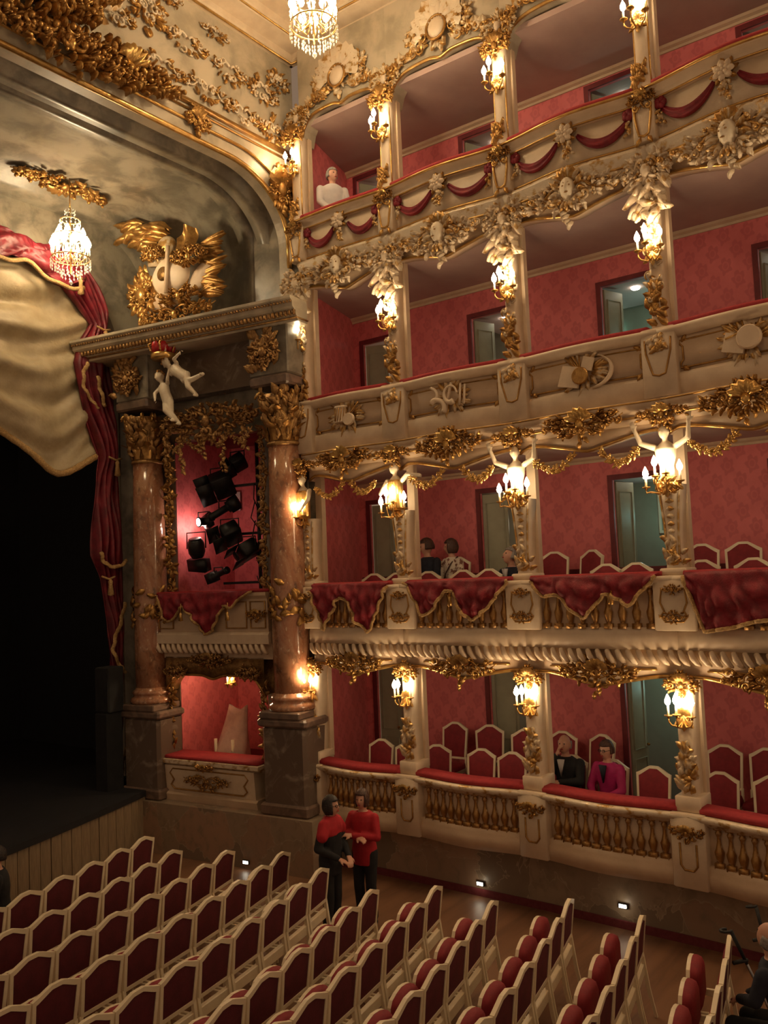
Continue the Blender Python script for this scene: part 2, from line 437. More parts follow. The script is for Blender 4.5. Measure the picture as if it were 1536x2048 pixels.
# ceiling and its cornice
struct('ceiling', MB().box(-2.5, 10.3, -4, 9.2, 12.95, 13.05), 'cream')
CP = [(0, 12.36), (.05, 12.36), (.09, 12.42), (.10, 12.50), (.34, 12.55), (.38, 12.62), (.40, 12.72), (.66, 12.76), (.70, 12.84), (.74, 12.95), (0, 12.95)]
m1 = MB(); m1.grid([[(9.95 - d, y, z) for d, z in CP] for y in (-4, 8.85)])
m2 = MB(); m2.grid([[(x, 8.85 - d, z) for d, z in CP] for x in (-2.5, 9.95)])
struct('trim_cornice_side', m1, 'cream_pale'); struct('trim_cornice_front', m2, 'cream_pale')
g = MB()
for d, z, r in ((.07, 12.37, .022), (.36, 12.58, .018), (.69, 12.80, .022)):
    g.tube([(9.95 - d, -4, z), (9.95 - d, 8.85 - d, z), (-2.5, 8.85 - d, z)], r, 6)
struct('trim_cornice_gilding', g, 'gold_bright', True)

# galleries behind the pillars
for t in range(4):
    n = ['parterre', 'lower', 'middle', 'top'][t]
    z0 = FLOORZ[t]; z1 = CEILZ[t]
    if t == 0: struct('floor_boxes_parterre', MB().box(9.88, 13.1, -1, 9.2, .55, .65), 'floor_carpet')
    else: struct('floor_boxes_' + n, MB().box(9.88, 13.1, -1, 9.2, CEILZ[t - 1] + .08, z0), 'floor_carpet')
    struct('ceiling_boxes_' + n, MB().box(9.85, 13.1, -1, 9.2, z1, z1 + .08), 'plaster')
    if t in (0, 1): struct('floor_riser_' + n, MB().box(10.72, BW, -1, 8.75, z0, z0 + .2), 'floor_carpet')
    doors = [(8.0, 8.8), (5.85, 6.65), (3.72, 4.52), (1.62, 2.42)]
    ztop = z0 + 2.22
    w = MB(); prev = 9.2
    for a, b in doors:
        w.box(BW, BW + .05, b, prev, z0, z1); w.box(BW, BW + .05, a, b, ztop, z1); prev = a
    w.box(BW, BW + .05, -1, prev, z0, z1)
    struct('wall_boxes_' + n, w, 'damask')
    w = MB()
    for a, b in doors:
        for lo, hi in ((a - .07, a), (b, b + .07)): w.box(BW - .03, BW - .001, lo, hi, z0, ztop + .07)
        w.box(BW - .03, BW - .001, a, b, ztop, ztop + .07)
    struct('trim_door_casings_' + n, w, 'red_trim')
    struct('trim_ceiling_' + n, MB().sweep([(0, z1), (-.09, z1), (-.07, z1 - .03), (-.03, z1 - .05), (-.02, z1 - .08), (0, z1 - .08)], [0, 10.1]), 'cream', False, None, (BW, 9.1, 0), -PI / 2)
    if t < 2: struct('trim_dado_' + n, MB().box(BW - .012, BW, -1, 9.1, z0 + .2, z0 + 1.0), 'red_trim') if t == 1 else None
    struct('wall_boxes_end_' + n, plan_prism([(9.96, 8.60), (BW + .02, 9.02), (BW + .02, 9.16), (9.96, 8.74)], z0, z1), 'damask')
    struct('wall_corridor_' + n, MB().box(13.0, 13.1, -1, 9.2, z0, z1), 'corridor')
# parterre wall under the boxes
pp = [(PX[0] - .03, 8.75)] + [(PX[i] - .03, PY[i]) for i in range(1, 5)] + [(9.3, -1.0)]
struct('wall_right_parterre', plan_prism(pp + [(x + .25, y) for x, y in reversed(pp)], 0, .74), 'marble_parterre')
struct('baseboard_right', plan_prism([(x - .025, y) for x, y in pp] + [(x + .1, y) for x, y in reversed(pp)], 0, .09), 'floor_carpet')

# doors: two leaves each, hung in the casings; angle 0 is shut, positive swings into the corridor
def door(n, t, a, b, la, ra):
    z0 = FLOORZ[t] + .01; h = 2.19; hw = (b - a) / 2
    root = bpy.data.objects.new('door_%d' % n, None); C.objects.link(root); root['kind'] = 'structure'
    root.location = (BW + .07, 0, z0)
    for yy, sg, ang in ((b, -1, la), (a, 1, ra)):   # left leaf hangs at the stage side
        L = MB().bbox(0, hw - .005, -.02, .02, 0, h, .004)
        me = L.build('leaf', 'door_paint', root, (0, yy, 0), False)
        # local x along the leaf from the hinge
        me.rotation_euler.z = (-PI / 2 + ang) if sg < 0 else (PI / 2 - ang)
        for z1, z2 in ((.12, .85), (.98, 2.05)):
            for face in (-1, 1):
                f = MB()
                f.tube([(.06, face * .022, z1), (hw - .06, face * .022, z1), (hw - .06, face * .022, z2), (.06, face * .022, z2)], .012, 6, closed=True)
                f.build('panel_moulding', 'door_paint', me)
        kb = MB(); kb.ball((hw - .04, -.05, 1.02), .022, 8); kb.tube([(hw - .04, -.05, 1.02), (hw - .04, .0, 1.02)], .008, 6)
        kb.build('handle', 'gold', me)
    return root
DOORS = [(8.0, 8.8), (5.85, 6.65), (3.72, 4.52), (1.62, 2.42)]
ANG = {0: [(.12, .10), (.35, 1.45), (1.35, 1.5), (1.2, 1.4)], 1: [(.12, .15), (.2, 1.45), (1.3, 1.5), (1.2, 1.4)],
       2: [(.35, .45), (1.2, 1.5), (1.25, 1.5), (1.2, 1.4)], 3: [(1.1, 1.4), (1.2, 1.4), (1.2, 1.5), (1.2, 1.4)]}
n = 0
for t in range(4):
    for i, (a, b) in enumerate(DOORS):
        n += 1; door(n, t, a, b, *ANG[t][i])
        o = tag(MB().lathe([(.0, 0), (.055, 0), (.065, .012), (.065, .03), (.0, .03)], 16).build('ceiling_downlight', 'downlight', None, (12.0, (a + b) / 2 + .08, FLOORZ[t] + 2.24)),
                'round recessed downlight behind the %s door from the stage, %s' % (ORD[i], TIER[t]), 'downlight', 'corridor downlights')
        struct('ceiling_door_niche', MB().box(BW + .051, 12.9, a - .2, b + .2, FLOORZ[t] + 2.27, CEILZ[t]), 'plaster')
        point_light('corridor_lamp', (12.35, (a + b) / 2, FLOORZ[t] + 1.75), (2.4 if (t, i) not in ((2, 2), (1, 2), (0, 2), (3, 2)) else 4.0), ((1, .86, .62) if (t, i) not in ((2, 2), (1, 2), (3, 2), (0, 2)) else (.5, 1, .88)), .06)
o = MB().bbox(-.03, .03, -.10, .10, -.12, .12, .01).build('corridor_tube_lamp', 'tube_light', None, (12.975, 4.92, 7.85))
tag(o, 'turquoise glowing lamp on the corridor wall behind the middle balcony', 'lamp')
o = thing('picture', 'dark framed print with pale mount on the corridor wall of the lower balcony', 'picture', (12.98, 4.05, 4.95), -PI / 2)
MB().bbox(-.36, .36, -.03, .0, -.32, .32, .01).build('frame', 'cream_pale', o, None, False)
MB().box(-.31, .31, -.034, -.028, -.27, .27).build('mount', 'corridor', o, None, False)
MB().box(-.2, .2, -.037, -.032, -.16, .17).build('print', 'black_metal', o, None, False)
o = thing('picture', 'dark picture low on the corridor wall of the middle balcony', 'picture', (12.98, 4.3, 7.28), -PI / 2)
MB().bbox(-.36, .36, -.03, .0, -.22, .22, .01).build('frame', 'black_metal', o, None, False)
MB().box(-.31, .31, -.034, -.028, -.17, .17).build('print', 'black_cloth', o, None, False)
# ================================================================== ornament kit
def cluster(seed, w, h, shell=True, nleaf=15, nscroll=5, pend=4, dep=.05, r=.016):
    """mirrored rocaille: returns scrollwork, foliage, centre"""
    rd = random.Random(seed); sc, lf, ce = MB(), MB(), MB(); nleaf = int(nleaf * 1.9); nscroll = int(nscroll * 1.4 + .5); r *= .9
    for k in range(nscroll):
        u = (k + .6) / (nscroll + .2); X = .47 * w * u; Zv = h * rd.uniform(-.30, .32) * (1 - .7 * u); s = h * rd.uniform(.09, .17) * (1 - .35 * u)
        a0 = rd.uniform(0, 2 * PI); hd = rd.choice((1, -1)); tn = rd.uniform(.9, 1.4); d = rd.uniform(.6, 1.2)
        for sg in (1, -1):
            sc.scroll(sg * X, Zv, s, a0 if sg > 0 else PI - a0, hd * sg, tn, r * rd.uniform(.8, 1.25), dep * d, n=5, seg=13)
    for sg in (1, -1):
        z0 = h * .05; pts = [(sg * w * t * .5, -dep * (.8 - .5 * t), z0 + h * .16 * sin(2.2 * PI * t) * (1 - .4 * t)) for t in xs(.05, 1, 12)]
        sc.tube(pts, [r * (1.2 - .8 * t) for t in xs(0, 1, 12)], 6)
    for k in range(nleaf):
        u = rd.random() ** .8; X = .42 * w * u; Zv = h * rd.uniform(-.34, .34) * (1 - .75 * u)
        an = math.atan2(Zv, X * .8 + .02) + rd.uniform(-.7, .7); L = h * rd.uniform(.13, .27) * (1 - .3 * u); cu = rd.uniform(-1.5, 1.5); W = L * rd.uniform(.2, .3); d = dep * rd.uniform(.5, 1.1)
        for sg in (1, -1): lf.leaf(sg * X, Zv, an if sg > 0 else PI - an, L, W, cu * sg, d)
    for k in range(pend): lf.leaf(rd.uniform(-.06, .06) * w, -h * (.12 + .09 * k), -PI / 2 + rd.uniform(-.5, .5), h * .2, h * .06, rd.uniform(-.6, .6), dep * .9)
    if shell: ce.shell(0, 0, h * .34, PI * .08, PI * .92, 6, dep * 1.5)
    ce.ball((0, -dep * .8, -.02 * h), h * .11, 8, (1, .7, 1.2))
    for k in range(6): a = 2 * PI * k / 6; ce.ball((h * .14 * cos(a), -dep * .7, h * .14 * sin(a) - .02 * h), h * .035, 6)
    return sc, lf, ce
_cl = {}
def cluster_meshes(key, *a, **k):
    if key not in _cl:
        _cl[key] = [m.mesh(n) for m, n in zip(cluster(*a, **k), ('scrollwork', 'foliage', 'shell'))]
    return _cl[key]
def put_cluster(meshes, mats, parent, loc=(0, 0, 0), sc=1, rz=0):
    for me, n, mt in zip(meshes, ('scrollwork', 'foliage', 'shell'), mats):
        # one mesh copy per material set keeps slots right
        key = (me.name, mt)
        if key not in _mc:
            q = me if not me.materials else me.copy()
            if me.materials: q.materials.clear()
            q.materials.append(MAT[mt]); _mc[key] = q
        o = put(n, _mc[key], None, parent, loc, rz); o.scale = (sc, sc, sc) if not isinstance(sc, tuple) else sc
_mc = {}
def ornament(name, label, cat, meshes, mats, loc, rz, sc=1, group=None):
    t = thing(name, label, cat, loc, rz, group); put_cluster(meshes, mats, t, (0, 0, 0), sc); return t
GG = ('gold_bright', 'gold', 'gold'); GC = ('gold', 'parcel_gilt_rich', 'cream_pale'); PG = ('parcel_gilt_rich', 'parcel_gilt', 'parcel_gilt'); GO = ('gold', 'gold', 'gold_bright')

def garland(mb, pts, sz=.05, seed=0, step_=1):
    rd = random.Random(seed)
    P = [Vector(p) for p in pts]
    mb.tube(pts, sz * .22, 5)
    for i in range(len(P) - 1):
        d = P[i + 1] - P[i]; a = math.atan2(d.z, d.x)
        for q in (1, -1):
            mb.leaf(P[i].x, P[i].z, a + q * rd.uniform(.4, 1.3), sz * rd.uniform(.9, 1.4), sz * .36, rd.uniform(-.6, .6), sz * .4, P[i].y)
        if i % 2 == 0: mb.flower(P[i].x, P[i].z, sz * .6, P[i].y - sz * .2, 5, rd.random())
def drop(mb, x, z, L, sz, y=0, seed=0):
    rd = random.Random(seed)
    for i in range(int(L / (sz * .6))):
        t = i * sz * .6
        mb.leaf(x + rd.uniform(-.4, .4) * sz, z - t, -PI / 2 + rd.uniform(-1, 1), sz * 1.2, sz * .4, rd.uniform(-.5, .5), sz * .6, y)
        mb.ball((x + rd.uniform(-.3, .3) * sz, y - sz * .3, z - t - sz * .3), sz * .25, 6)

# ------------------------------------------------------------------ heads and bodies (used by carvings and people)
def head(mb, c, R=Matrix.Identity(3), s=1.0, nu=24, nv=18):
    """face towards -y of R; s=1 gives a head 0.235 high"""
    c = Vector(c); rows = []
    for i in range(nv + 1):
        p = PI * (i + .03) / (nv + .06); row = []
        for j in range(nu):
            a = 2 * PI * j / nu
            x = sin(p) * sin(a); y = -sin(p) * cos(a); z = -cos(p)
            X = .076 * x * (1 - .20 * max(0, -z) ** 1.3); Y = .096 * y; Zv = .1175 * z
            if z < 0: Y = Y * (1 - .10 * (-z)) - .010 * (-z)
            front = max(0, -y)
            if front > .5:
                g = lambda x0, z0, sx, sz: math.exp(-((x - x0) / sx) ** 2 - ((z - z0) / sz) ** 2)
                Y -= .022 * g(0, -.17, .12, .16) + .010 * g(0, .05, .10, .2)          # nose
                Y += .012 * (g(.36, .06, .16, .11) + g(-.36, .06, .16, .11))            # eye sockets
                Y -= .006 * (g(.34, .26, .25, .08) + g(-.34, .26, .25, .08))            # brow
                Y -= .007 * g(0, -.47, .22, .07) - .006 * g(0, -.57, .2, .05) + .008 * g(0, -.8, .25, .12)  # lips, chin
            row.append(c + R @ Vector((X, Y, Zv)) * s)
        rows.append(row)
    b = mb.grid(rows, cv=True); mb.f.append(tuple(range(b + nu - 1, b - 1, -1))); e = b + nv * nu; mb.f.append(tuple(range(e, e + nu)))
    for sg in (1, -1):                                # ears
        q = c + R @ Vector((sg * .079, .012, -.008)) * s
        mb.ball(q, .03 * s, 8, (.35, .6, 1))
def hand(mb, w, d, nrm, s=1.0, curl=.5, side=1):
    """wrist w, direction d, back-of-hand normal nrm"""
    w, d, nrm = Vector(w), Vector(d).normalized(), Vector(nrm); nrm = (nrm - d * nrm.dot(d)).normalized(); l = d.cross(nrm)
    for k in (-.026, -.009, .009, .026): mb.capsule(w + l * k * .8 * s, w + d * .085 * s + l * k * s, .016 * s, .013 * s, 8)
    for k, L in ((-.031, .062), (-.0105, .076), (.0105, .082), (.031, .072)):
        p = w + d * .085 * s + l * k * s; q = p
        for i in range(3):
            a = curl * (i + .5) * .7; v = (d * cos(a) - nrm * sin(a)); q2 = q + v * L * s / 3
            mb.capsule(q, q2, (.0095 - i * .001) * s, (.009 - i * .001) * s, 7); q = q2
    p = w + d * .02 * s + l * side * .03 * s; q = p + (d * .6 + l * side * .75 - nrm * .25) * .035 * s
    mb.capsule(p, q, .013 * s, .011 * s, 7); mb.capsule(q, q + (d * .95 + l * side * .2 - nrm * .3) * .032 * s, .011 * s, .009 * s, 7)
def loft(mb, secs, n=18):
    """secs: (centre, rx, ry, yaw)"""
    rows = []
    for c, rx, ry, *yw in secs:
        a0 = yw[0] if yw else 0
        rows.append([(c[0] + rx * cos(a) * cos(a0) - ry * sin(a) * sin(a0), c[1] + rx * cos(a) * sin(a0) + ry * sin(a) * cos(a0), c[2]) for a in (2 * PI * j / n for j in range(n))])
    b = mb.grid(rows, cv=True); mb.f.append(tuple(range(b + n - 1, b - 1, -1))); e = b + (len(secs) - 1) * n; mb.f.append(tuple(range(e, e + n)))
REM = []
def remeshed(mb, name, mat, parent, vox=.011, loc=None, smooth=4):
    o = mb.build(name, mat, parent, loc)
    md = o.modifiers.new('skin', 'REMESH'); md.mode = 'VOXEL'; md.voxel_size = vox; md.use_smooth_shade = True
    sm = o.modifiers.new('soft', 'SMOOTH'); sm.iterations = smooth; sm.factor = .5
    REM.append(o); return o

# ================================================================== balconies
BAYS = []
for i in range(4):
    a, b = Vector((PX[i], PY[i], 0)), Vector((PX[i + 1], PY[i + 1], 0)); d = b - a
    BAYS.append(((a + b) / 2, d.length / 2, math.atan2(d.y, d.x)))
PRZ = [BAYS[0][2], (BAYS[0][2] + BAYS[1][2]) / 2, (BAYS[1][2] + BAYS[2][2]) / 2, (BAYS[2][2] + BAYS[3][2]) / 2, BAYS[3][2]]
def bulge(hw, B): return lambda x: -B * cos(PI * x / (2 * hw)) ** 2
def rrect(y0, y1, z0, z1, r=.02):
    return [(y0 + r, z0), (y1 - r, z0), (y1, z0 + r), (y1, z1 - r), (y1 - r, z1), (y0 + r, z1), (y0, z1 - r), (y0, z0 + r)]
def line_tube(mb, hw, off, pts_y, z, r, n=6, a=.99):
    X = xs(-hw * a, hw * a, 14); mb.tube([(x, pts_y + off(x), z) for x in X], r, n)
def scallop(hw, z_lo, amp, kind=0):
    """lower edge of a fascia: an ogee swag rising to both pillars"""
    def f(x):
        u = abs(x) / hw
        return z_lo + amp * (.5 - .5 * cos(PI * min(1, u * 1.15))) - amp * .55 * max(0, (u - .86) / .14) ** 1.5 + .25 * amp * math.exp(-(u / .16) ** 2) * (-1)
    return f
def fascia(mb, hw, off, y0, y1, ztop, f, n=28):
    X = xs(-hw, hw, n)
    rows = [[(x, y0 + off(x), ztop), (x, y0 + off(x), f(x)), (x, y1 + off(x), f(x)), (x, y1 + off(x), ztop)] for x in X]
    mb.grid(rows, cv=True)
BAL = {}
def baluster_mesh(h):
    if h not in BAL:
        k = h
        prof = [(.030, 0), (.030, .02), (.022, .03), (.030, .05), (.046, .16 * k + .05), (.050, .26 * k + .04), (.034, .45 * k), (.020, .62 * k), (.018, .74 * k), (.030, .82 * k), (.034, .86 * k), (.024, .90 * k), (.024, .94 * k)]
        m = MB(); m.lathe(prof, 10, ribs=5, rd=.06); m.box(-.048, .048, -.04, .04, -.03, .03); m.box(-.04, .04, -.035, .035, .93 * k, k)
        BAL[h] = m.mesh('baluster')
    return BAL[h]
def gadroon_mesh():
    m = MB()
    m.tube([(-.058, .03, .075), (-.045, -.03, .06), (-.01, -.06, .0), (.03, -.055, -.055), (.055, -.02, -.085)], [.012, .030, .036, .030, .012], 8)
    return m.mesh('gadroon')
GAD = gadroon_mesh()
BALUST = 'balustrade'
for i, (c, hw, rz) in enumerate(BAYS):
    bay = ORD[i] + ' bay from the stage'
    # ---- parterre boxes
    t = thing('balustrade', 'cream balustrade with gilded balusters and red padded rail, parterre boxes, ' + bay, BALUST, c, rz, 'parterre box fronts')
    off = bulge(hw, .10); X = xs(-hw + .13, hw - .13, 16)
    MB().sweep(rrect(-.27, -.03, 1.475, 1.56, .03), X, off).build('velvet_rail', 'velvet_rail', t)
    MB().sweep([(-.24, 1.36), (-.27, 1.40), (-.32, 1.42), (-.33, 1.46), (-.31, 1.48), (0, 1.48), (0, 1.36)], xs(-hw, hw, 16), off).build('coping', 'parcel_gilt', t)
    MB().sweep(rrect(-.185, -.06, .93, 1.37, .004), X, off).build('backing_panel', 'cream', t)
    MB().sweep([(-.27, .70), (-.28, .86), (-.25, .90), (-.25, .955), (0, .955), (0, .70)], xs(-hw, hw, 16), off).build('plinth', 'cream', t)
    nb = 11
    for k in range(nb):
        x = -hw + .30 + (2 * hw - .6) * k / (nb - 1)
        put('baluster', baluster_mesh(.40), 'baluster_gilt', t, (x, -.205 + off(x), .975))
    # ---- lower balcony
    t = thing('balustrade', 'cream balustrade with gilded balusters above twisted rope moulding, lower balcony, ' + bay, BALUST, c, rz, 'lower balcony fronts')
    off = bulge(hw, .07)
    MB().sweep(rrect(-.29, -.03, 4.04, 4.10, .022), X, off).build('velvet_rail', 'velvet_rail', t)
    MB().sweep([(-.24, 3.94), (-.28, 3.96), (-.30, 4.0), (-.30, 4.045), (0, 4.045), (0, 3.94)], xs(-hw, hw, 16), off).build('coping', 'cream_pale', t)
    MB().sweep(rrect(-.175, -.06, 3.44, 3.95, .004), X, off).build('backing_panel', 'cream', t)
    MB().sweep([(-.24, 3.23), (-.25, 3.40), (-.22, 3.44), (-.22, 3.475), (0, 3.475), (0, 3.23)], xs(-hw, hw, 16), off).build('plinth', 'cream_pale', t)
    nb = 9
    for k in range(nb):
        x = -hw + .30 + (2 * hw - .6) * k / (nb - 1)
        put('baluster', baluster_mesh(.46), 'baluster_gilt', t, (x, -.195 + off(x), 3.49))
    ng = int(2 * hw / .115)
    for k in range(ng):
        x = -hw + (2 * hw) * (k + .5) / ng
        put('gadroon', GAD, 'cream_pale', t, (x, -.20 + off(x), 3.15))
    m = MB(); f = scallop(hw, 2.83, .10); fascia(m, hw, off, -.15, .05, 3.24, f); m.build('fascia', 'cream', t)
    m = MB(); m.tube([(x, -.16 + off(x), f(x)) for x in xs(-hw, hw, 28)], .022, 6); line_tube(m, hw, off, -.165, 3.0, .012, a=.7); m.build('edge_moulding', 'gold_bright', t)
    # ---- middle balcony
    t = thing('parapet', 'cream panelled parapet with gilt frames, middle balcony, ' + bay, 'parapet', c, rz, 'middle balcony fronts')
    off = bulge(hw, .07)
    MB().sweep(rrect(-.25, 0, 6.80, 6.87, .02), X, off).build('velvet_rail', 'velvet_rail', t)
    MB().sweep([(-.20, 6.70), (-.24, 6.73), (-.28, 6.77), (-.28, 6.81), (0, 6.81), (0, 6.70)], xs(-hw, hw, 16), off).build('coping', 'cream_pale', t)
    MB().sweep([(-.14, 6.28), (-.17, 6.70), (0, 6.70), (0, 6.28)], xs(-hw, hw, 16), off).build('panel', 'cream', t)
    MB().sweep([(-.17, 6.02), (-.19, 6.26), (-.17, 6.30), (0, 6.30), (0, 6.02)], xs(-hw, hw, 16), off).build('plinth', 'cream_pale', t)
    MB().sweep([(-.14, 5.78), (-.22, 5.84), (-.20, 5.88), (-.27, 5.93), (-.30, 6.0), (-.28, 6.03), (0, 6.03), (0, 5.78)], xs(-hw, hw, 16), off).build('cornice', 'cream', t)
    m = MB(); f = scallop(hw, 5.58, .12); fascia(m, hw, off, -.12, .05, 5.84, f); m.build('fascia', 'cream', t)
    m = MB(); m.tube([(x, -.13 + off(x), f(x)) for x in xs(-hw, hw, 28)], .020, 6)
    line_tube(m, hw, off, -.215, 5.855, .016); line_tube(m, hw, off, -.295, 6.01, .012); line_tube(m, hw, off, -.19, 6.715, .014); m.build('edge_moulding', 'gold_bright', t)
    for sx in (-1, 1):                                # gilt panel frame, one each side of the trophy
        m = MB(); xa, xb = sx * .10, sx * (hw - .22)
        q = [(xa, 6.34), (xb, 6.34), (xb, 6.40), (xb - sx * .03, 6.43), (xb - sx * .03, 6.58), (xb, 6.61), (xb, 6.65), (xa, 6.65)]
        m.tube([(x, -.165 + off(x), z) for x, z in q], .011, 6)
        for zz in (6.36, 6.63): m.leaf(xb - sx * .02, zz, PI / 2 * (1 - sx) + sx * PI * (0.25 if zz < 6.5 else -.25) + PI, .10, .03, .5, .03, -.16 + off(xb))
        m.build('panel_frame', 'gold', t)
    # ---- top balcony
    t = thing('parapet', 'cream parapet with gilt coping, top balcony, ' + bay, 'parapet', c, rz, 'top balcony fronts')
    off = bulge(hw, (.02, .08, .10, .10)[i])
    MB().sweep(rrect(-.28, 0, 9.60, 9.685, .03), X, off).build('velvet_rail', 'velvet_rail', t)
    MB().sweep([(-.18, 9.46), (-.22, 9.49), (-.21, 9.53), (-.28, 9.57), (-.30, 9.60), (-.28, 9.62), (0, 9.62), (0, 9.46)], xs(-hw, hw, 16), off).build('coping', 'cream', t)
    MB().sweep([(-.12, 8.98), (-.16, 9.46), (0, 9.46), (0, 8.98)], xs(-hw, hw, 16), off).build('panel', 'cream_pale', t)
    MB().sweep([(-.14, 8.74), (-.20, 8.80), (-.18, 8.86), (-.24, 8.93), (-.22, 8.98), (0, 8.98), (0, 8.74)], xs(-hw, hw, 16), off).build('cornice', 'parcel_gilt', t)
    m = MB(); f = scallop(hw, 8.46, .14); fascia(m, hw, off, -.10, .06, 8.80, f); m.build('fascia', 'cream', t)
    m = MB(); m.tube([(x, -.11 + off(x), f(x)) for x in xs(-hw, hw, 28)], .020, 6)
    line_tube(m, hw, off, -.15, 9.035, .012); line_tube(m, hw, off, -.205, 8.80, .014); line_tube(m, hw, off, -.295, 9.60, .018); line_tube(m, hw, off, -.21, 9.475, .012); m.build('edge_moulding', 'gold_bright', t)
    # ---- wall over the top arches
    def za(x):
        u = min(1, abs(x) / (hw - .05)); return 10.93 + .40 * (1 - u ** 5) ** .55 - .05 * math.exp(-(u / .12) ** 2)
    m = MB(); Xa = xs(-hw, hw, 36)
    m.grid([[(x, -.06, 12.42), (x, -.06, za(x)), (x, .22, za(x)), (x, .22, 12.42)] for x in Xa], cv=True)
    struct('wall_right_upper', m, 'marble_pale', False, None, c, rz)
    g = MB(); g.tube([(x, -.075, za(x)) for x in Xa], .024, 6)
    tag(g.build('arch_moulding', 'gold_bright', None, c, True, rz), 'gilt moulding edging the scalloped arch of the top balcony, ' + bay, 'moulding', 'top arch mouldings')

# ---- carved groups in the middle of each bay
for i, (c, hw, rz) in enumerate(BAYS):
    bay = ORD[i] + ' bay from the stage'
    def at(y, z): return (c.x + cos(rz) * 0 - sin(rz) * y, c.y + cos(rz) * y, z)
    ornament('cartouche', 'gilded rocaille cartouche hanging under the lower balcony, ' + bay, 'ornament', cluster_meshes('t1%d' % (i % 2), 11 + i % 2, 1.05, .46, True, 22, 6, 5, .07), GG, at(-.26, 2.96), rz, 1, 'lower balcony cartouches')
    ornament('cartouche', 'gilded rocaille cartouche on the moulding under the middle balcony, ' + bay, 'ornament', cluster_meshes('t2%d' % (i % 2), 21 + i % 2, 1.05, .52, True, 24, 6, 4, .08), GO, at(-.33, 5.86), rz, 1, 'middle balcony cartouches')
    t = ornament('mask_cartouche', 'gilt foliage with white mask under the top balcony, ' + bay, 'ornament', cluster_meshes('t3%d' % (i % 2), 31 + i % 2, 1.35, .58, False, 26, 7, 6, .09, .02), PG, at(-.28, 8.66), rz, 1, 'top balcony masks')
    m = MB(); head(m, (0, -.06, .05), Matrix.Rotation(.25 * (-1) ** i, 3, 'Z'), 1.25); m.build('mask', 'stone_white', t); fm = MB(); Rm = Matrix.Rotation(.25 * (-1) ** i, 3, 'Z')
    for q in (-1, 1): fm.ball(Vector((0, -.06, .05)) + Rm @ Vector((q * .036, -.102, .012)), .016, 8, (1.1, .5, .7)); fm.tube([Vector((0, -.06, .05)) + Rm @ Vector((q * (.018 + .016 * u), -.112 + .012 * u, .038 + .012 * sin(PI * u * .5))) for u in xs(0, 2, 5)], .006, 5)
    fm.ball(Vector((0, -.06, .05)) + Rm @ Vector((0, -.112, -.072)), .02, 8, (1.4, .5, .5)); fm.build('mask_features', 'gold_old', t)
    fl = MB(); [fl.leaf(.10 * cos(a), .03 + .15 * sin(a), a, .15, .04, .5 * (-1) ** q, .06, -.05) for q, a in enumerate(xs(-.5, PI + .5, 9))]; [fl.leaf(.03 * q, -.10, -PI / 2 + .3 * q, .13, .03, .2 * q, .05, -.09) for q in (-1, 0, 1)]; fl.build('mask_hair', 'parcel_gilt_rich', t)
    m = MB(); m.shell(0, .14, .17, .1 * PI, .9 * PI, 6, .09, -.02); [m.scroll(sg * .13, .18, .06, PI / 2, -sg, 1.1, .016, .06) for sg in (1, -1)]; m.build('crest', 'gold', t)
    # over the arches
    kinds = cluster_meshes('t4%d' % (i % 2), 41 + i % 2, 1.15, .85, True, 26, 6, 3, .07)
    t = ornament('shell_cartouche', 'cream and gilt shell cartouche over the top arch, ' + bay, 'ornament', kinds, GC, at(-.08, 11.72), rz, .95, 'arch cartouches')
    m = MB(); m.shell(0, .02, .40, -.15 * PI, 1.15 * PI, 12, .07, -.02); m.build('fan', 'parcel_gilt', t)
    m = MB(); m.ball((0, -.07, -.05), .14, 14, (1, .35, 1.05)); m.build('boss', 'cream_pale', t)
    m = MB(); m.tube([(.155 * cos(a), -.085, -.05 + .165 * sin(a)) for a in xs(0, 2 * PI - .2, 20)], .02, 6, closed=True); m.build('boss_frame', 'gold', t)
    # trailing scrolls along the arch from the cartouche to the pillars
    for sg in (-1, 1):
        t = thing('arch_scroll', 'gilt scrollwork down the top arch, %s half, %s' % ('stage' if sg < 0 else 'far', bay), 'ornament', at(-.08, 0), rz, 'arch scrollwork')
        l = MB(); s = MB(); rd = random.Random(50 + i * 2 + sg)
        for k in range(7):
            u = .34 + .62 * k / 6; x = sg * hw * u; z = 11.35 - .28 * max(0, (u - .55) / .45) ** 2 + .10
            s.scroll(x, z + .02, .075, rd.uniform(0, 6), sg * rd.choice((1, -1)), 1.2, .016, .05)
            for q in range(3): l.leaf(x, z, PI / 2 + rd.uniform(-1.3, 1.3), .17, .045, rd.uniform(-1, 1), .05)
        s.build('scrollwork', 'gold', t); l.build('foliage', 'parcel_gilt_rich', t)
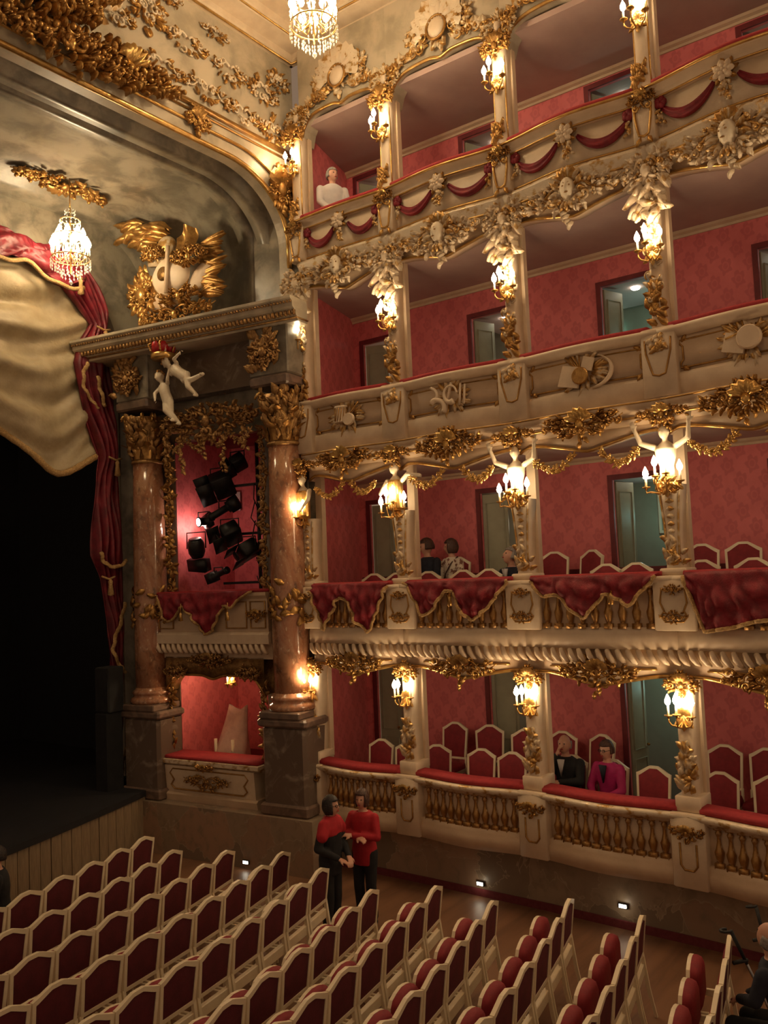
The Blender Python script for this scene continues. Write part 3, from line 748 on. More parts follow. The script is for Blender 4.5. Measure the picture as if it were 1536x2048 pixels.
# ================================================================== candle brackets
def candle_mesh():
    return MB().lathe([(.0, 0), (.013, 0), (.013, .11), (.0, .112)], 10).mesh('candle')
def flame_mesh():
    return MB().lathe([(.006, 0), (.024, .016), (.034, .042), (.029, .072), (.015, .102), (.003, .128)], 10).mesh('flame')
def pan_mesh():
    return MB().lathe([(.0, -.03), (.012, -.028), (.012, -.01), (.042, .0), (.046, .012), (.016, .006), (.0, .006)], 12).mesh('drip_pan')
CANDLE, FLAME, PAN = candle_mesh(), flame_mesh(), pan_mesh()
BACKPL = None
def sconce(label, loc, rz, arms, group, w=SCONCE_W):
    """loc is the wall point of the bracket, arms = (x, y, z) of each drip pan"""
    t = thing('candle_bracket', label, 'sconce', loc, rz, group)
    m = MB(); m.shell(0, 0, .085, 0, PI, 5, .03); [m.leaf(0, 0, -PI / 2 + a, .17, .04, a, .03) for a in (-.5, 0, .5)]; m.scroll(.05, -.02, .04, PI, 1, 1, .01, .03); m.scroll(-.05, -.02, .04, 0, -1, 1, .01, .03)
    m.build('backplate', 'gold_bright', t)
    for x, y, z in arms:
        a = MB(); a.tube([(0, -.02, -.06), (x * .35, y * .45, -.12), (x * .8, y * .9, -.10), (x, y, z - .06), (x, y, z - .02)], [.010, .011, .010, .009, .008], 6)
        ar = a.build('arm', 'gold_bright', t)
        put('drip_pan', PAN, 'gold_bright', ar, (x, y, z)); put('candle', CANDLE, 'candle_wax', ar, (x, y, z)); put('flame', FLAME, 'flame', ar, (x, y, z + .112))
    xm = sum(a[0] for a in arms) / len(arms); ym = min(a[1] for a in arms); zm = sum(a[2] for a in arms) / len(arms)
    point_light('candle_light', (xm, ym - .06, zm + .17), w, WARM, .07, t)
    return t

# ================================================================== pillars
def foliage_block(seed, w, h, n, sz, y, taper=.0, up=True, dep=.04):
    rd = random.Random(seed); m = MB()
    for k in range(n):
        z = h * rd.random() ** .9; x = rd.uniform(-.5, .5) * w * (1 - taper * z / h)
        m.leaf(x, z, PI / 2 * (1 if up else -1) + rd.uniform(-.9, .9), sz * rd.uniform(.7, 1.3), sz * .26, rd.uniform(-1.2, 1.2), dep * rd.uniform(.6, 1.2), y)
    return m
def scrolls_block(seed, w, h, n, sz, y, r=.014):
    rd = random.Random(seed); m = MB()
    for k in range(n):
        z = h * (k + .5) / n; sg = 1 if k % 2 else -1
        m.scroll(sg * w * .32, z, sz * rd.uniform(.8, 1.2), rd.uniform(0, 6.28), sg, 1.25, r, .045, y)
    return m
FB = {}
def fb(key, fn, *a, **k):
    if key not in FB: FB[key] = fn(*a, **k).mesh(key)
    return FB[key]
def bracket_frame(z0, z1, wt, wb, y, r=.012):        # U shaped gilt outline
    pts = [(-wt, y, z1), (-wt * .95, y, z1 - (z1 - z0) * .35), (-wb, y, z0 + .08), (-wb * .8, y, z0 + .02), (0, y, z0), (wb * .8, y, z0 + .02), (wb, y, z0 + .08), (wt * .95, y, z1 - (z1 - z0) * .35), (wt, y, z1)]
    return MB().tube(pts, r, 6)
NB = ['corner', 'second', 'third', 'fourth', 'fifth']
for k in range(5):
    loc = (PX[k], PY[k], 0); rz = PRZ[k]; who = NB[k] + (' pier' if k == 0 else ' pillar from the stage')
    # parterre
    t = thing('pillar', 'slender cream pillar on a panelled pedestal, parterre boxes, ' + who, 'pillar', loc, rz, 'parterre pillars')
    MB().bbox(-.19, .19, -.33, .06, .70, 1.49, .012).build('pedestal', 'cream_pale', t)
    m = MB(); m.tube([(-.09, -.335, 1.18), (-.09, -.335, .95), (-.05, -.335, .90), (.05, -.335, .90), (.09, -.335, .95), (.09, -.335, 1.18)], .012, 6); m.build('pedestal_frame', 'gold', t)
    put_cluster(cluster_meshes('ped', 61, .42, .26, True, 12, 3, 2, .05, .012), GO, t, (0, -.34, 1.30))
    MB().bbox(-.14, .14, -.27, .06, 1.49, 1.66, .012).build('base', 'cream_pale', t)
    m = MB(); m.grid([[(x * wd, y0 + sy * .11, z) for x, sy in ((-1, -.8), (-.7, -1), (.7, -1), (1, -.8), (1, 1), (-1, 1))] for z, wd, y0 in ((1.66, .085, -.12), (2.1, .080, -.11), (2.6, .095, -.09), (2.95, .11, -.08))], cv=True); m.build('shaft', 'cream_pale', t)
    MB().box(-.02, .12, .0, .09, 1.55, 2.95).build('back_post', 'cream', t, None, False)
    put('base_foliage', fb('base_foliage', foliage_block, 71, .20, .5, 34, .15, -.22, .75), 'parcel_gilt_rich', t, (0, 0, 1.66))
    put_cluster(cluster_meshes('cap', 62, .42, .34, True, 16, 4, 2, .06, .013), GG, t, (0, -.2, 2.86))
    # lower balcony
    t = thing('pillar', 'carved cream term pillar on a panelled pedestal, lower balcony, ' + who, 'pillar', loc, rz, 'lower balcony pillars')
    MB().bbox(-.23, .23, -.30, .06, 3.44, 4.05, .012).build('pedestal', 'cream_pale', t)
    m = MB(); q = [(-.13, 3.90), (-.15, 3.75), (-.11, 3.66), (-.15, 3.60), (-.10, 3.54), (.10, 3.54), (.15, 3.60), (.11, 3.66), (.15, 3.75), (.13, 3.90)]
    m.tube([(x, -.305, z) for x, z in q], .012, 6, closed=True); m.build('pedestal_frame', 'gold', t)
    put_cluster(cluster_meshes('ped2', 63, .34, .2, False, 10, 3, 1, .04, .012), GO, t, (0, -.31, 3.60)); put_cluster(cluster_meshes('ped2', 63), GO, t, (0, -.31, 3.90), .8)
    MB().bbox(-.15, .15, -.26, .06, 4.05, 4.13, .012).build('base', 'cream_pale', t)
    m = MB(); m.grid([[(x * wd, y0 + sy * .11, z) for x, sy in ((-1, -.6), (-.7, -1), (.7, -1), (1, -.6), (1, 1), (-1, 1))] for z, wd, y0 in ((4.13, .10, -.11), (4.3, .075, -.10), (4.7, .090, -.11), (5.0, .12, -.13), (5.06, .13, -.13))], cv=True); m.build('shaft', 'cream_pale', t)
    m = MB()
    for q in range(7): m.lathe([(.0, -.03), (.035 + q * .004, -.01), (.03, .02), (0, .035)], 10, (0, -.21 - q * .004, 4.45 + q * .085), 1, .5)
    for sg in (-1, 1): m.tube([(sg * (.068 + .05 * u ** 2), -.205 - .02 * u, 4.2 + .82 * u) for u in xs(0, 1, 8)], .013, 6)
    m.build('carved_drops', 'parcel_gilt_rich', t)
    put('base_foliage', fb('base_foliage2', foliage_block, 72, .18, .3, 20, .12, -.20), 'parcel_gilt_rich', t, (0, 0, 4.13))
    MB().box(0, .12, .0, .09, 4.1, 5.72).build('back_post', 'cream', t, None, False)
    # middle balcony
    t = thing('pillar', 'pillar wrapped in cream and gilt foliage, middle balcony, ' + who, 'pillar', loc, rz, 'middle balcony pillars')
    MB().bbox(-.20, .20, -.27, .05, 6.04, 6.83, .012).build('pedestal', 'cream_pale', t)
    bracket_frame(6.28, 6.70, .15, .09, -.275).build('pedestal_frame', 'gold', t)
    put('bracket_foliage', fb('bracket_foliage', foliage_block, 73, .26, .18, 16, .13, 0, .6, False), 'parcel_gilt_rich', t, (0, -.26, 6.62))
    m = MB(); m.grid([[(x * wd, -.10 + sy * .10, z) for x, sy in ((-1, -.8), (-.7, -1), (.7, -1), (1, -.8), (1, 1), (-1, 1))] for z, wd in ((6.83, .09), (7.2, .07), (7.8, .075), (8.6, .09))], cv=True); m.build('shaft', 'cream', t)
    put('base_foliage', fb('base_foliage3', foliage_block, 74, .24, .45, 36, .15, -.20, .5), 'gold', t, (0, 0, 6.84))
    put('shaft_scrolls', fb('shaft_scrolls', scrolls_block, 75, .2, 1.3, 9, .055, -.20), 'parcel_gilt_rich', t, (0, 0, 7.1))
    put('shaft_foliage', fb('shaft_foliage', foliage_block, 76, .16, 1.2, 44, .12, -.20), 'parcel_gilt', t, (0, 0, 7.2))
    put_cluster(cluster_meshes('cap3', 64, .60, .62, False, 26, 6, 4, .10, .02), PG, t, (0, -.22, 8.66)); put('capital_foliage', fb('capital_foliage', foliage_block, 77, .26, .5, 26, .2, -.24, -.3, False, .08), 'parcel_gilt', t, (0, 0, 8.2))
    MB().box(.0, .12, .0, .09, 6.83, 8.62).build('back_post', 'cream', t, None, False)
    # top balcony
    t = thing('pillar', 'cream pillar with gilt foot and capital, top balcony, ' + who, 'pillar', loc, rz, 'top balcony pillars')
    MB().bbox(-.13, .13, -.26, .05, 9.0, 9.64, .012).build('pedestal', 'cream_pale', t)
    m = bracket_frame(9.06, 9.42, .10, .07, -.265, .016)
    for sg in (-1, 1): m.scroll(sg * .07, 9.40, .05, PI / 2, -sg, 1.2, .014, .04, -.25); m.leaf(sg * .04, 9.06, -PI / 2 + sg * .5, .12, .03, 0, .04, -.25)
    m.build('pedestal_frame', 'gold_bright', t)
    put_cluster(cluster_meshes('ped4', 65, .34, .26, True, 12, 3, 2, .05, .012), GO, t, (0, -.27, 9.50))
    m = MB(); m.grid([[(x * wd, -.10 + sy * .10, z) for x, sy in ((-1, -.7), (-.6, -1), (.6, -1), (1, -.7), (1, 1), (-1, 1))] for z, wd in ((9.64, .10), (9.95, .08), (10.5, .085), (10.98, .10))], cv=True); m.build('shaft', 'cream_pale', t)
    m = MB()
    for sg in (-1, 1): m.tube([(sg * .085, -.165, z) for z in xs(9.7, 10.9, 6)], .012, 6)
    m.build('edge_gilding', 'gold_bright', t)
    put('base_foliage', fb('base_foliage4', foliage_block, 78, .22, .24, 22, .13, -.20, .6), 'gold', t, (0, 0, 9.66))
    put_cluster(cluster_meshes('cap4', 66, .46, .42, True, 18, 4, 3, .07, .014), GG, t, (0, -.2, 10.98)); put_cluster(cluster_meshes('cap4b', 67, .5, .5, False, 18, 4, 1, .06, .014), GC, t, (0, -.1, 11.3))
    MB().box(.0, .11, .0, .09, 9.6, 11.0).build('back_post', 'cream', t, None, False)
    # brackets of candles
    def wp(y, z, x=0): return (PX[k] + cos(rz) * x - sin(rz) * y, PY[k] + sin(rz) * x + cos(rz) * y, z)
    A3 = [(-.13, -.10, .0), (0, -.20, .03), (.13, -.10, .0)]
    if k == 0: A3 = [(-.07, -.12, 0), (.07, -.12, .02)]
    A5 = A3 if k == 0 else [(-.20, -.10, -.05), (-.07, -.15, .06), (.06, -.17, .08), (.19, -.10, -.01)]
    sconce('lit gilt candle bracket, parterre boxes, ' + who, wp(-.22, 2.52), rz, A3, 'parterre candle brackets')
    sconce('lit gilt candle bracket below the carved figure, lower balcony, ' + who, wp(-.26, 5.08), rz, A5, 'lower balcony candle brackets', SCONCE_W * 1.15)
    sconce('lit gilt candle bracket on the foliage pillar, middle balcony, ' + who, wp(-.24, 7.72), rz, A3, 'middle balcony candle brackets')
    sconce('lit gilt candle bracket under the capital, top balcony, ' + who, wp(-.22, 10.48), rz, A3, 'top balcony candle brackets')

# ---- carved half figures over the lower pillars, holding garlands
def figure(k, gown, label):
    rz = PRZ[k]; t = thing('carved_figure', label, 'statue', (PX[k] - .26, PY[k], 5.12), rz, 'carved figures over the lower balcony pillars')
    b = MB(); s = .92
    loft(b, [((0, 0, -.02), .07, .06), ((0, -.01, .06), .085, .065), ((0, -.01, .14), .080, .06), ((0, -.02, .24), .115, .075), ((0, -.02, .33), .125, .075), ((0, -.01, .38), .085, .055), ((0, -.01, .42), .035, .035)], 16)
    b.capsule((0, -.01, .36), (0, -.02, .46), .034, .032)
    tilt = Matrix.Rotation(.3 * (-1) ** k, 3, 'Z') @ Matrix.Rotation(-.18, 3, 'X')
    head(b, (0, -.035, .52), tilt, .72)
    if k in (0, 1): E = [((-.13, -.02, .35), (-.20, -.10, .18), (-.10, -.16, .26)), ((.13, -.02, .35), (.24, -.06, .42), (.34, -.05, .40))] if k else [((-.13, -.02, .35), (-.18, -.08, .2), (-.12, -.14, .1)), ((.13, -.02, .35), (.17, -.1, .22), (.12, -.16, .12))]
    else: E = [((-.13, -.02, .36), (-.27, -.05, .42), (-.33, -.06, .58)), ((.13, -.02, .36), (.27, -.05, .42), (.29, -.06, .60))]
    for sh, el, wr in E:
        b.capsule(sh, el, .038, .031); b.capsule(el, wr, .031, .022); d = Vector(wr) - Vector(el); hand(b, wr, d, (0, -1, .2), .75, .5, 1)
    remeshed(b, 'body', 'stone_white', t, .009)
    h = MB(); rd = random.Random(k)
    for q in range(26):
        a = rd.uniform(0, 2 * PI); p = rd.uniform(0, 1.5)
        d = tilt @ Vector((sin(p) * cos(a) * .066, .012 + sin(p) * abs(sin(a)) * .075 * (1 if rd.random() < .8 else -1), .02 + cos(p) * .085))
        h.ball(Vector((0, -.035, .52)) + d, .021, 6)
    h.build('hair', 'gold', t)
    if gown:
        g = MB(); loft(g, [((0, 0, -.06), .10, .09), ((0, -.02, .08), .115, .085), ((0, -.02, .2), .12, .085), ((0, -.03, .32), .12, .085), ((0, -.02, .36), .10, .07)], 18)
        for q in range(9): a = -PI * q / 8; g.tube([(.11 * cos(a + .3 * v) * (1 + .1 * v), -.02 + .085 * sin(a), .34 - .38 * v) for v in xs(0, 1, 6)], .016, 6)
        remeshed(g, 'gown', 'gold_bright', t, .010)
    else:
        g = foliage_block(80 + k, .26, .14, 18, .12, -.07, 0, False); g.build('leaf_skirt', 'gold_bright', t, (0, 0, -.06))
    return t
figure(0, True, 'small carved bust with gilt gown on the corner pier over the lower balcony candles')
figure(1, True, 'carved figure in a gilt gown over the lower balcony pillar, one arm raised')
figure(2, False, 'carved white half figure with raised arms on the pillar between the second and third bays')
figure(3, False, 'carved white half figure with raised arms on the pillar between the third and fourth bays')
figure(4, False, 'carved white half figure with raised arms on the fifth pillar from the stage')
for k in range(5):
    rz = PRZ[k]
    t = ornament('crest_ornament', 'gilded shell crest above the carved figure, lower balcony, %s pillar' % NB[k], 'ornament', cluster_meshes('crest', 91, .62, .34, True, 18, 5, 1, .07), GO, (PX[k] - .30, PY[k], 5.84), rz, 1, 'figure crests')
    for sg in (-1, 1):
        if k == 0 and sg < 0: continue
        m = MB(); garland(m, [(sg * (.30 + .50 * u), -.06 + .05 * u, -.36 - .20 * sin(PI * u * .9) + .14 * u) for u in xs(0, 1, 11)], .062, k * 2 + sg)
        tag(m.build('garland', 'gold_bright', None, (PX[k] - .26, PY[k], 5.84), True, rz), 'gilt leaf garland on the %s side of the %s carved figure' % ('stage' if sg < 0 else 'far', NB[k]), 'garland', 'gilt garlands')

# ---- red festoons, rosettes and tassels of the top balcony
def festoon(a, b, sag, r0, seed):
    """a, b local points; crescent of cloth with pleats"""
    rd = random.Random(seed); a, b = Vector(a), Vector(b); n = 18; rows = []
    for i in range(n + 1):
        t = i / n; p = a.lerp(b, t) + Vector((0, -.02 * sin(PI * t), -sag * 4 * t * (1 - t))); wd = r0 * (.38 + .62 * sin(PI * t) ** .8)
        d = (b - a).normalized(); s = Vector((0, 0, 1))
        slope = -sag * 4 * (1 - 2 * t) / max(.01, (b - a).length); T = (d + s * slope).normalized(); Nn = Vector((-T.z, 0, T.x))
        rows.append([p + Nn * wd * cos(q) + Vector((0, -1, 0)) * (.55 * wd * max(-.3, sin(q)) + .012 * sin(q * 5 + t * 3)) for q in (2 * PI * j / 20 for j in range(20))])
    m = MB(); m.grid(rows, cv=True); return m
for i, (c, hw, rz) in enumerate(BAYS):
    bay = ORD[i] + ' bay from the stage'; off = bulge(hw, (.02, .08, .10, .10)[i])
    def at(x, y, z): return (c.x + cos(rz) * x - sin(rz) * y, c.y + sin(rz) * x + cos(rz) * y, z)
    for sg in (-1, 1):
        xa, xb = sg * (hw - .20), sg * .13
        t = thing('festoon', 'red velvet festoon with gilt tassel, top balcony, %s half, %s' % ('stage' if sg < 0 else 'far', bay), 'festoon', (c.x, c.y, 0), rz, 'top balcony festoons')
        ya, yb = -.175 + off(xa), -.175 + off(xb)
        festoon((xa, ya, 9.36), (xb, yb, 9.36), .19, .062, i * 2 + sg).build('cloth', 'velvet', t)
        m = MB()
        for q in range(5): a = 2 * PI * q / 5; m.ball((xa + .035 * cos(a), ya - .03, 9.40 + .035 * sin(a)), .042, 8, (1, .8, 1))
        m.build('knot', 'velvet', t)
        m = MB(); drop(m, xa, 9.33, .20, .06, ya - .02, i + 7 * sg); m.build('tassel', 'parcel_gilt_rich', t)
    t = thing('rosette', 'cream flower rosette with hanging gilt fruit, top balcony, ' + bay, 'ornament', at(0, -.20 + off(0), 9.38), rz, 'top balcony rosettes')
    m = MB(); m.flower(0, .02, .12, -.02, 7); m.flower(0, .02, .07, -.06, 5, .4); m.build('flower', 'cream_pale', t)
    m = MB(); [m.leaf(0, .02, a, .16, .04, .4, .04) for a in xs(0, 2 * PI, 8)]; m.build('leaves', 'gold', t)
    m = MB(); drop(m, 0, -.08, .25, .075, -.03, i); drop(m, .04, -.08, .2, .06, -.02, i + 9); m.build('fruit_drop', 'parcel_gilt_rich', t)

# ---- velvet drapes over the lower balcony (bottom edge in x 0..1, depth in metres)
DR = [[(0, .10), (.06, .30), (.20, .66), (.30, .42), (.40, .20), (.50, .24), (.62, .55), (.76, .69), (.86, .42), (1, .06)],
      [(0, .02), (.10, .26), (.20, .46), (.28, .40), (.42, .14), (.48, .14), (.56, .40), (.66, .52), (.80, .40), (.92, .20), (1, .03)],
      [(0, .05), (.12, .24), (.24, .22), (.44, .50), (.56, .30), (.62, .22), (.72, .28), (.80, .36), (.92, .16), (1, .03)],
      [(0, .05), (.08, .40), (.14, .64), (.30, .60), (.48, .52), (.60, .50), (.74, .56), (.9, .30), (1, .05)]]
DL = ['gathered up between two long points', 'caught up with a tassel between two points', 'with one deep central point', 'hanging deep with a straight fringed hem']
def interp(P, u):
    for (a, b), (c_, d) in zip(P, P[1:]):
        if u <= c_: s = (u - a) / (c_ - a); s = s * s * (3 - 2 * s) * .4 + s * .6; return b + (d - b) * s
    return P[-1][1]
def drape(parent, P, x0, x1, yoff, ztop, y, seed, nu=64, nv=14, mat='velvet'):
    rows = []; rd = random.Random(seed); ph = [rd.uniform(0, 6) for _ in range(3)]
    for i in range(nu + 1):
        u = i / nu; x = x0 + (x1 - x0) * u; D = interp(P, u); r = []
        slope = (interp(P, min(1, u + .02)) - interp(P, max(0, u - .02))) / .04
        for j in range(nv + 1):
            v = j / nv; f = .040 * sin(u * 26 + slope * 1.4 * v + ph[0]) + .016 * sin(u * 57 + ph[1] - v * 3) + .030 * sin(v * D * 24 + abs(u - .5) * 18 + ph[2])
            r.append((x + .02 * sin(v * 3 + u * 9), y + yoff(x) - .012 - abs(f) * (.25 + v) - .03 * sin(PI * v), ztop - D * v))
        rows.append(r)
    m = MB(); m.grid(rows); o = m.build('cloth', mat, parent)
    sol = o.modifiers.new('thick', 'SOLIDIFY'); sol.thickness = .012
    f = MB(); E = [(r[-1][0], r[-1][1] - .01, r[-1][2]) for r in rows]; rr = [.020 + .004 * (i % 2) for i in range(len(E))]
    f.tube(E, rr, 7); f.build('fringe', 'fringe', parent)
for i, (c, hw, rz) in enumerate(BAYS):
    t = thing('balcony_drape', 'crimson fringed drape over the lower balcony rail, ' + DL[i], 'drape', (c.x, c.y, 0), rz, 'lower balcony drapes')
    off = bulge(hw, .07); drape(t, DR[i], -hw + .15, hw - .15, off, 4.085, -.30, i)
    if i in (1, 2):
        m = MB(); x = (-.06 if i == 1 else .28) * hw
        m.tube([(x, -.39, 4.0), (x + .01, -.40, 3.88)], .010, 6); m.lathe([(.01, 0), (.025, -.02), (.02, -.05), (.035, -.13), (.0, -.14)], 10, (x, -.40, 3.88))
        m.build('tassel', 'gold_bright', t)

# ---- trophies of instruments on the middle parapet
def trophy(i, kind, label):
    c, hw, rz = BAYS[i]
    t = thing('trophy_relief', label, 'relief', (c.x - .22, c.y, 6.50), rz, 'instrument trophies')
    def disc(m, x, z, r, y0, th, rx=0):
        m.lathe([(0, -th), (r * .9, -th), (r, -th * .6), (r, 0), (0, 0)], 22, (0, 0, 0)); n = 5 * 22
        for q in range(len(m.v) - n, len(m.v)): a, b, d = m.v[q]; m.v[q] = (x + a, y0 + d, z + b * (1 - rx))
    lv = MB(); rd = random.Random(i + 3)
    for q in range(26):
        a = rd.uniform(0, 2 * PI); lv.leaf(.12 * cos(a), .08 * sin(a), a, rd.uniform(.14, .24), .035, rd.uniform(-.7, .7), .04)
    lv.build('laurel', 'parcel_gilt_rich', t)
    m = MB()
    if kind == 0:                                     # side drum and tambour, flags
        m.lathe([(.105, -.12), (.115, -.12), (.115, -.10), (.10, -.09), (.10, .09), (.115, .10), (.115, .12), (.0, .12)], 20, (-.06, -.06, .02), 1, .6); m.build('drum', 'cream_pale', t)
        g = MB()
        for q in range(8): a = PI + PI * q / 7; g.tube([(-.06 + .105 * cos(a), -.06 + .065 * sin(a), -.09), (-.06 + .105 * cos(a + .35), -.06 + .065 * sin(a + .35), .11)], .007, 5)
        g.build('drum_cords', 'gold', t)
        m = MB(); disc(m, .10, -.07, .10, -.08, .04, .1); m.build('tambourine', 'cream_pale', t, None, False)
        m = MB(); m.tube([(-.02, -.05, -.1), (.26, -.06, .17)], [.015, .012], 8); m.tube([(.05, -.05, .02), (-.25, -.05, .18)], [.013, .010], 8); m.build('fife', 'gold', t)
    elif kind == 1:                                   # serpent, horn and bassoon
        m.tube([(-.26 + .16 * u + .07 * sin(u * 9), -.09, .10 - .26 * u + .05 * cos(u * 9)) for u in xs(0, 1, 22)], [.018 + .022 * u for u in xs(0, 1, 22)], 9); m.build('serpent', 'cream_pale', t)
        m = MB(); m.tube([(.05 + .095 * cos(a), -.10, .02 + .11 * sin(a)) for a in xs(0, 5.2, 26)], [.014 + .03 * u ** 3 for u in xs(0, 1, 26)], 9); m.build('horn', 'cream_pale', t)
        m = MB(); m.tube([(-.05, -.07, -.17), (.06, -.08, .17)], [.022, .02], 8); m.tube([(.16, -.06, -.14), (.19, -.06, .15)], [.018, .015], 8); m.tube([(.22, -.05, -.13), (.25, -.05, .13)], [.018, .015], 8); m.build('pipes', 'cream_pale', t)
    elif kind == 2:                                   # book, medallion and scimitar
        m.prism([(-.30, -.14), (-.05, -.20), (.02, .04), (-.22, .10)], -.09, -.05); m.prism([(.0, .02), (.13, -.02), (.18, .13), (.05, .17)], -.08, -.05); m.build('music_book', 'cream_pale', t, None, False)
        m = MB(); disc(m, .0, -.06, .105, -.09, .03); m.build('medallion', 'gold', t, None, False)
        m = MB(); m.tube([(.10 + .28 * sin(a), -.05, -.02 + .2 * -cos(a)) for a in xs(.1, 2.7, 14)], [.022 * sin(PI * min(.97, u + .1)) + .006 for u in xs(0, 1, 14)], 8); m.build('scimitar', 'cream_pale', t)
        m = MB(); [m.tube([(-.02, -.05, 0), (-.20 + .06 * q, -.05, .20)], .010, 6) for q in range(4)]; m.build('arrows', 'gold', t)
    else:
        disc(m, .04, .0, .13, -.09, .05); m.build('tambourine', 'cream_pale', t, None, False)
        m = MB(); m.prism([(-.26, -.10), (-.04, -.16), (.0, .02), (-.2, .1)], -.09, -.05); m.build('music_book', 'cream_pale', t, None, False)
        m = MB(); [m.tube([(.0, -.05, 0), (-.24 + .1 * q, -.05, .2 - .05 * abs(q - 2))], .012, 6) for q in range(4)]; m.tube([(-.2, -.12, .02), (.22, -.12, .12)], [.012, .012], 6); m.build('pipes', 'gold', t)
trophy(0, 0, 'relief of a corded drum, tambourine and fifes on the middle parapet')
trophy(1, 1, 'relief of a serpent, coiled horn and pipes on the middle parapet')
trophy(2, 2, 'relief of a music book, gilt medallion and curved sword on the middle parapet')
trophy(3, 3, 'relief of a large tambourine with book and pipes on the middle parapet')
# ================================================================== proscenium side
def sthing(name, label, cat, x=0, y=0, z=0, group=None): return thing(name, label, cat, side(x, y, z), SRZ, group)
def column(x, label):
    t = sthing('column', label, 'column', x, 0, 0, 'red marble columns')
    MB().bbox(-.36, .42, -.32, .25, .78, 2.06, .05).build('pedestal', 'marble_dark', t, None, False)
    m = MB(); m.bbox(-.41, .47, -.37, .25, 2.04, 2.16, .03); m.bbox(-.40, .46, -.36, .25, .78, .95, .03); m.build('pedestal_moulding', 'plinth_marble', t, None, False)
    MB().bbox(-.36, .36, -.37, .25, 2.16, 2.26, .015).build('plinth', 'plinth_marble', t, None, False)
    pr = [(.0, 2.26), (.345, 2.26), (.365, 2.30), (.345, 2.35), (.315, 2.365), (.305, 2.39), (.32, 2.41), (.33, 2.44), (.305, 2.47), (.285, 2.48), (.27, 2.52)]
    MB().lathe(pr + [(.0, 2.53)], 32).build('base', 'marble_red', t)
    MB().lathe([(.0, 2.5), (.272, 2.5), (.275, 3.2), (.27, 4.2), (.258, 5.3), (.245, 6.20), (.0, 6.21)], 36).build('shaft', 'marble_red', t)
    MB().lathe([(.0, 6.18), (.262, 6.18), (.272, 6.205), (.262, 6.235), (.0, 6.24)], 32).build('necking', 'gold_old', t)
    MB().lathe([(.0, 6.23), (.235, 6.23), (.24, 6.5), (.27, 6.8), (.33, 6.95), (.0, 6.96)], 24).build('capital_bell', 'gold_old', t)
    # acanthus: each leaf a curling strip around the bell
    def ac(a, z, L, W):
        m = MB(); rows = []
        for i in range(7):
            u = i / 6; r = .245 + .05 * u + .12 * max(0, u - .6) ** 1.2 * 3; zz = z + L * (u - .45 * max(0, u - .72)); w = W * sin(PI * (.15 + .8 * u)) ** .7 * (1 + .15 * cos(14 * u))
            rows.append([((r + .02 * (1 - abs(q))) * cos(a + q * w / r), (r + .02 * (1 - abs(q))) * sin(a + q * w / r), zz) for q in (-1, -.5, 0, .5, 1)])
        m.grid(rows); return m
    for k in range(8): ac(2 * PI * k / 8, 6.25, .30, .085).build('acanthus_leaf', 'gold', t)
    for k in range(8): ac(2 * PI * (k + .5) / 8, 6.42, .36, .09).build('acanthus_leaf', 'gold', t)
    def wrap(n, sd, z0, z1, L0, L1, rr, up_, nm, mt):
        m = MB(); rd = random.Random(sd)
        for k in range(n):
            a = rd.uniform(PI * .9, PI * 2.1); z = rd.uniform(z0, z1); L = rd.uniform(L0, L1)
            mm = MB(); mm.leaf(0, 0, PI / 2 + rd.uniform(-.7, .7) if up_ else rd.uniform(0, 6.28), L, L * .26, rd.uniform(-1.2, 1.2), .06)
            for (u, v, w_) in mm.v: m.v.append(((rr(z + w_) - v) * cos(a + u / .28), (rr(z + w_) - v) * sin(a + u / .28), z + w_))
            b = len(m.v) - len(mm.v); m.f += [tuple(b + q for q in f) for f in mm.f]
            if k % 3 == 0: m.ball((rr(z) * 1.1 * cos(a), rr(z) * 1.1 * sin(a), z), .026, 6)
        m.build(nm, mt, t)
    wrap(70, int(x * 7) + 5, 6.28, 6.92, .12, .24, lambda z: .25 + .10 * max(0, z - 6.4), True, 'capital_foliage', 'gold_old')
    for k in range(4):
        a = PI / 4 + PI / 2 * k
        for sg in (-1, 1):
            m = MB(); dx, dy = cos(a + sg * .22), sin(a + sg * .22); pts = []
            for i in range(15):
                u = i / 14; b = u * 8; R = .085 * (1 - .85 * u); pts.append((dx * (.34 + R * cos(b)), dy * (.34 + R * cos(b)), 6.98 + R * sin(b) - .06))
            m.tube(pts, .018, 6); m.build('volute', 'gold_bright', t)
    MB().bbox(-.36, .36, -.36, .3, 7.06, 7.22, .03).build('abacus', 'plinth_marble', t, None, False)
    m = MB(); rd = random.Random(int(x * 10) + 99)
    for k in range(34):
        a = rd.uniform(PI * .95, PI * 2.05); z = rd.uniform(3.55, 4.12); L = rd.uniform(.1, .2)
        mm = MB(); mm.leaf(0, 0, rd.uniform(0, 2 * PI), L, L * .28, rd.uniform(-1, 1), .04)
        for (u, v, w_) in mm.v: m.v.append(((.28 - v) * cos(a + u / .28), (.28 - v) * sin(a + u / .28), z + w_))
        b = len(m.v) - len(mm.v); m.f += [tuple(b + q for q in f) for f in mm.f]
    m.build('gilt_leaf_band', 'gold', t)
column(.06, 'red marble column beside the corner pier, lit from the right near its base')
column(-2.76, 'red marble column beside the stage curtain')

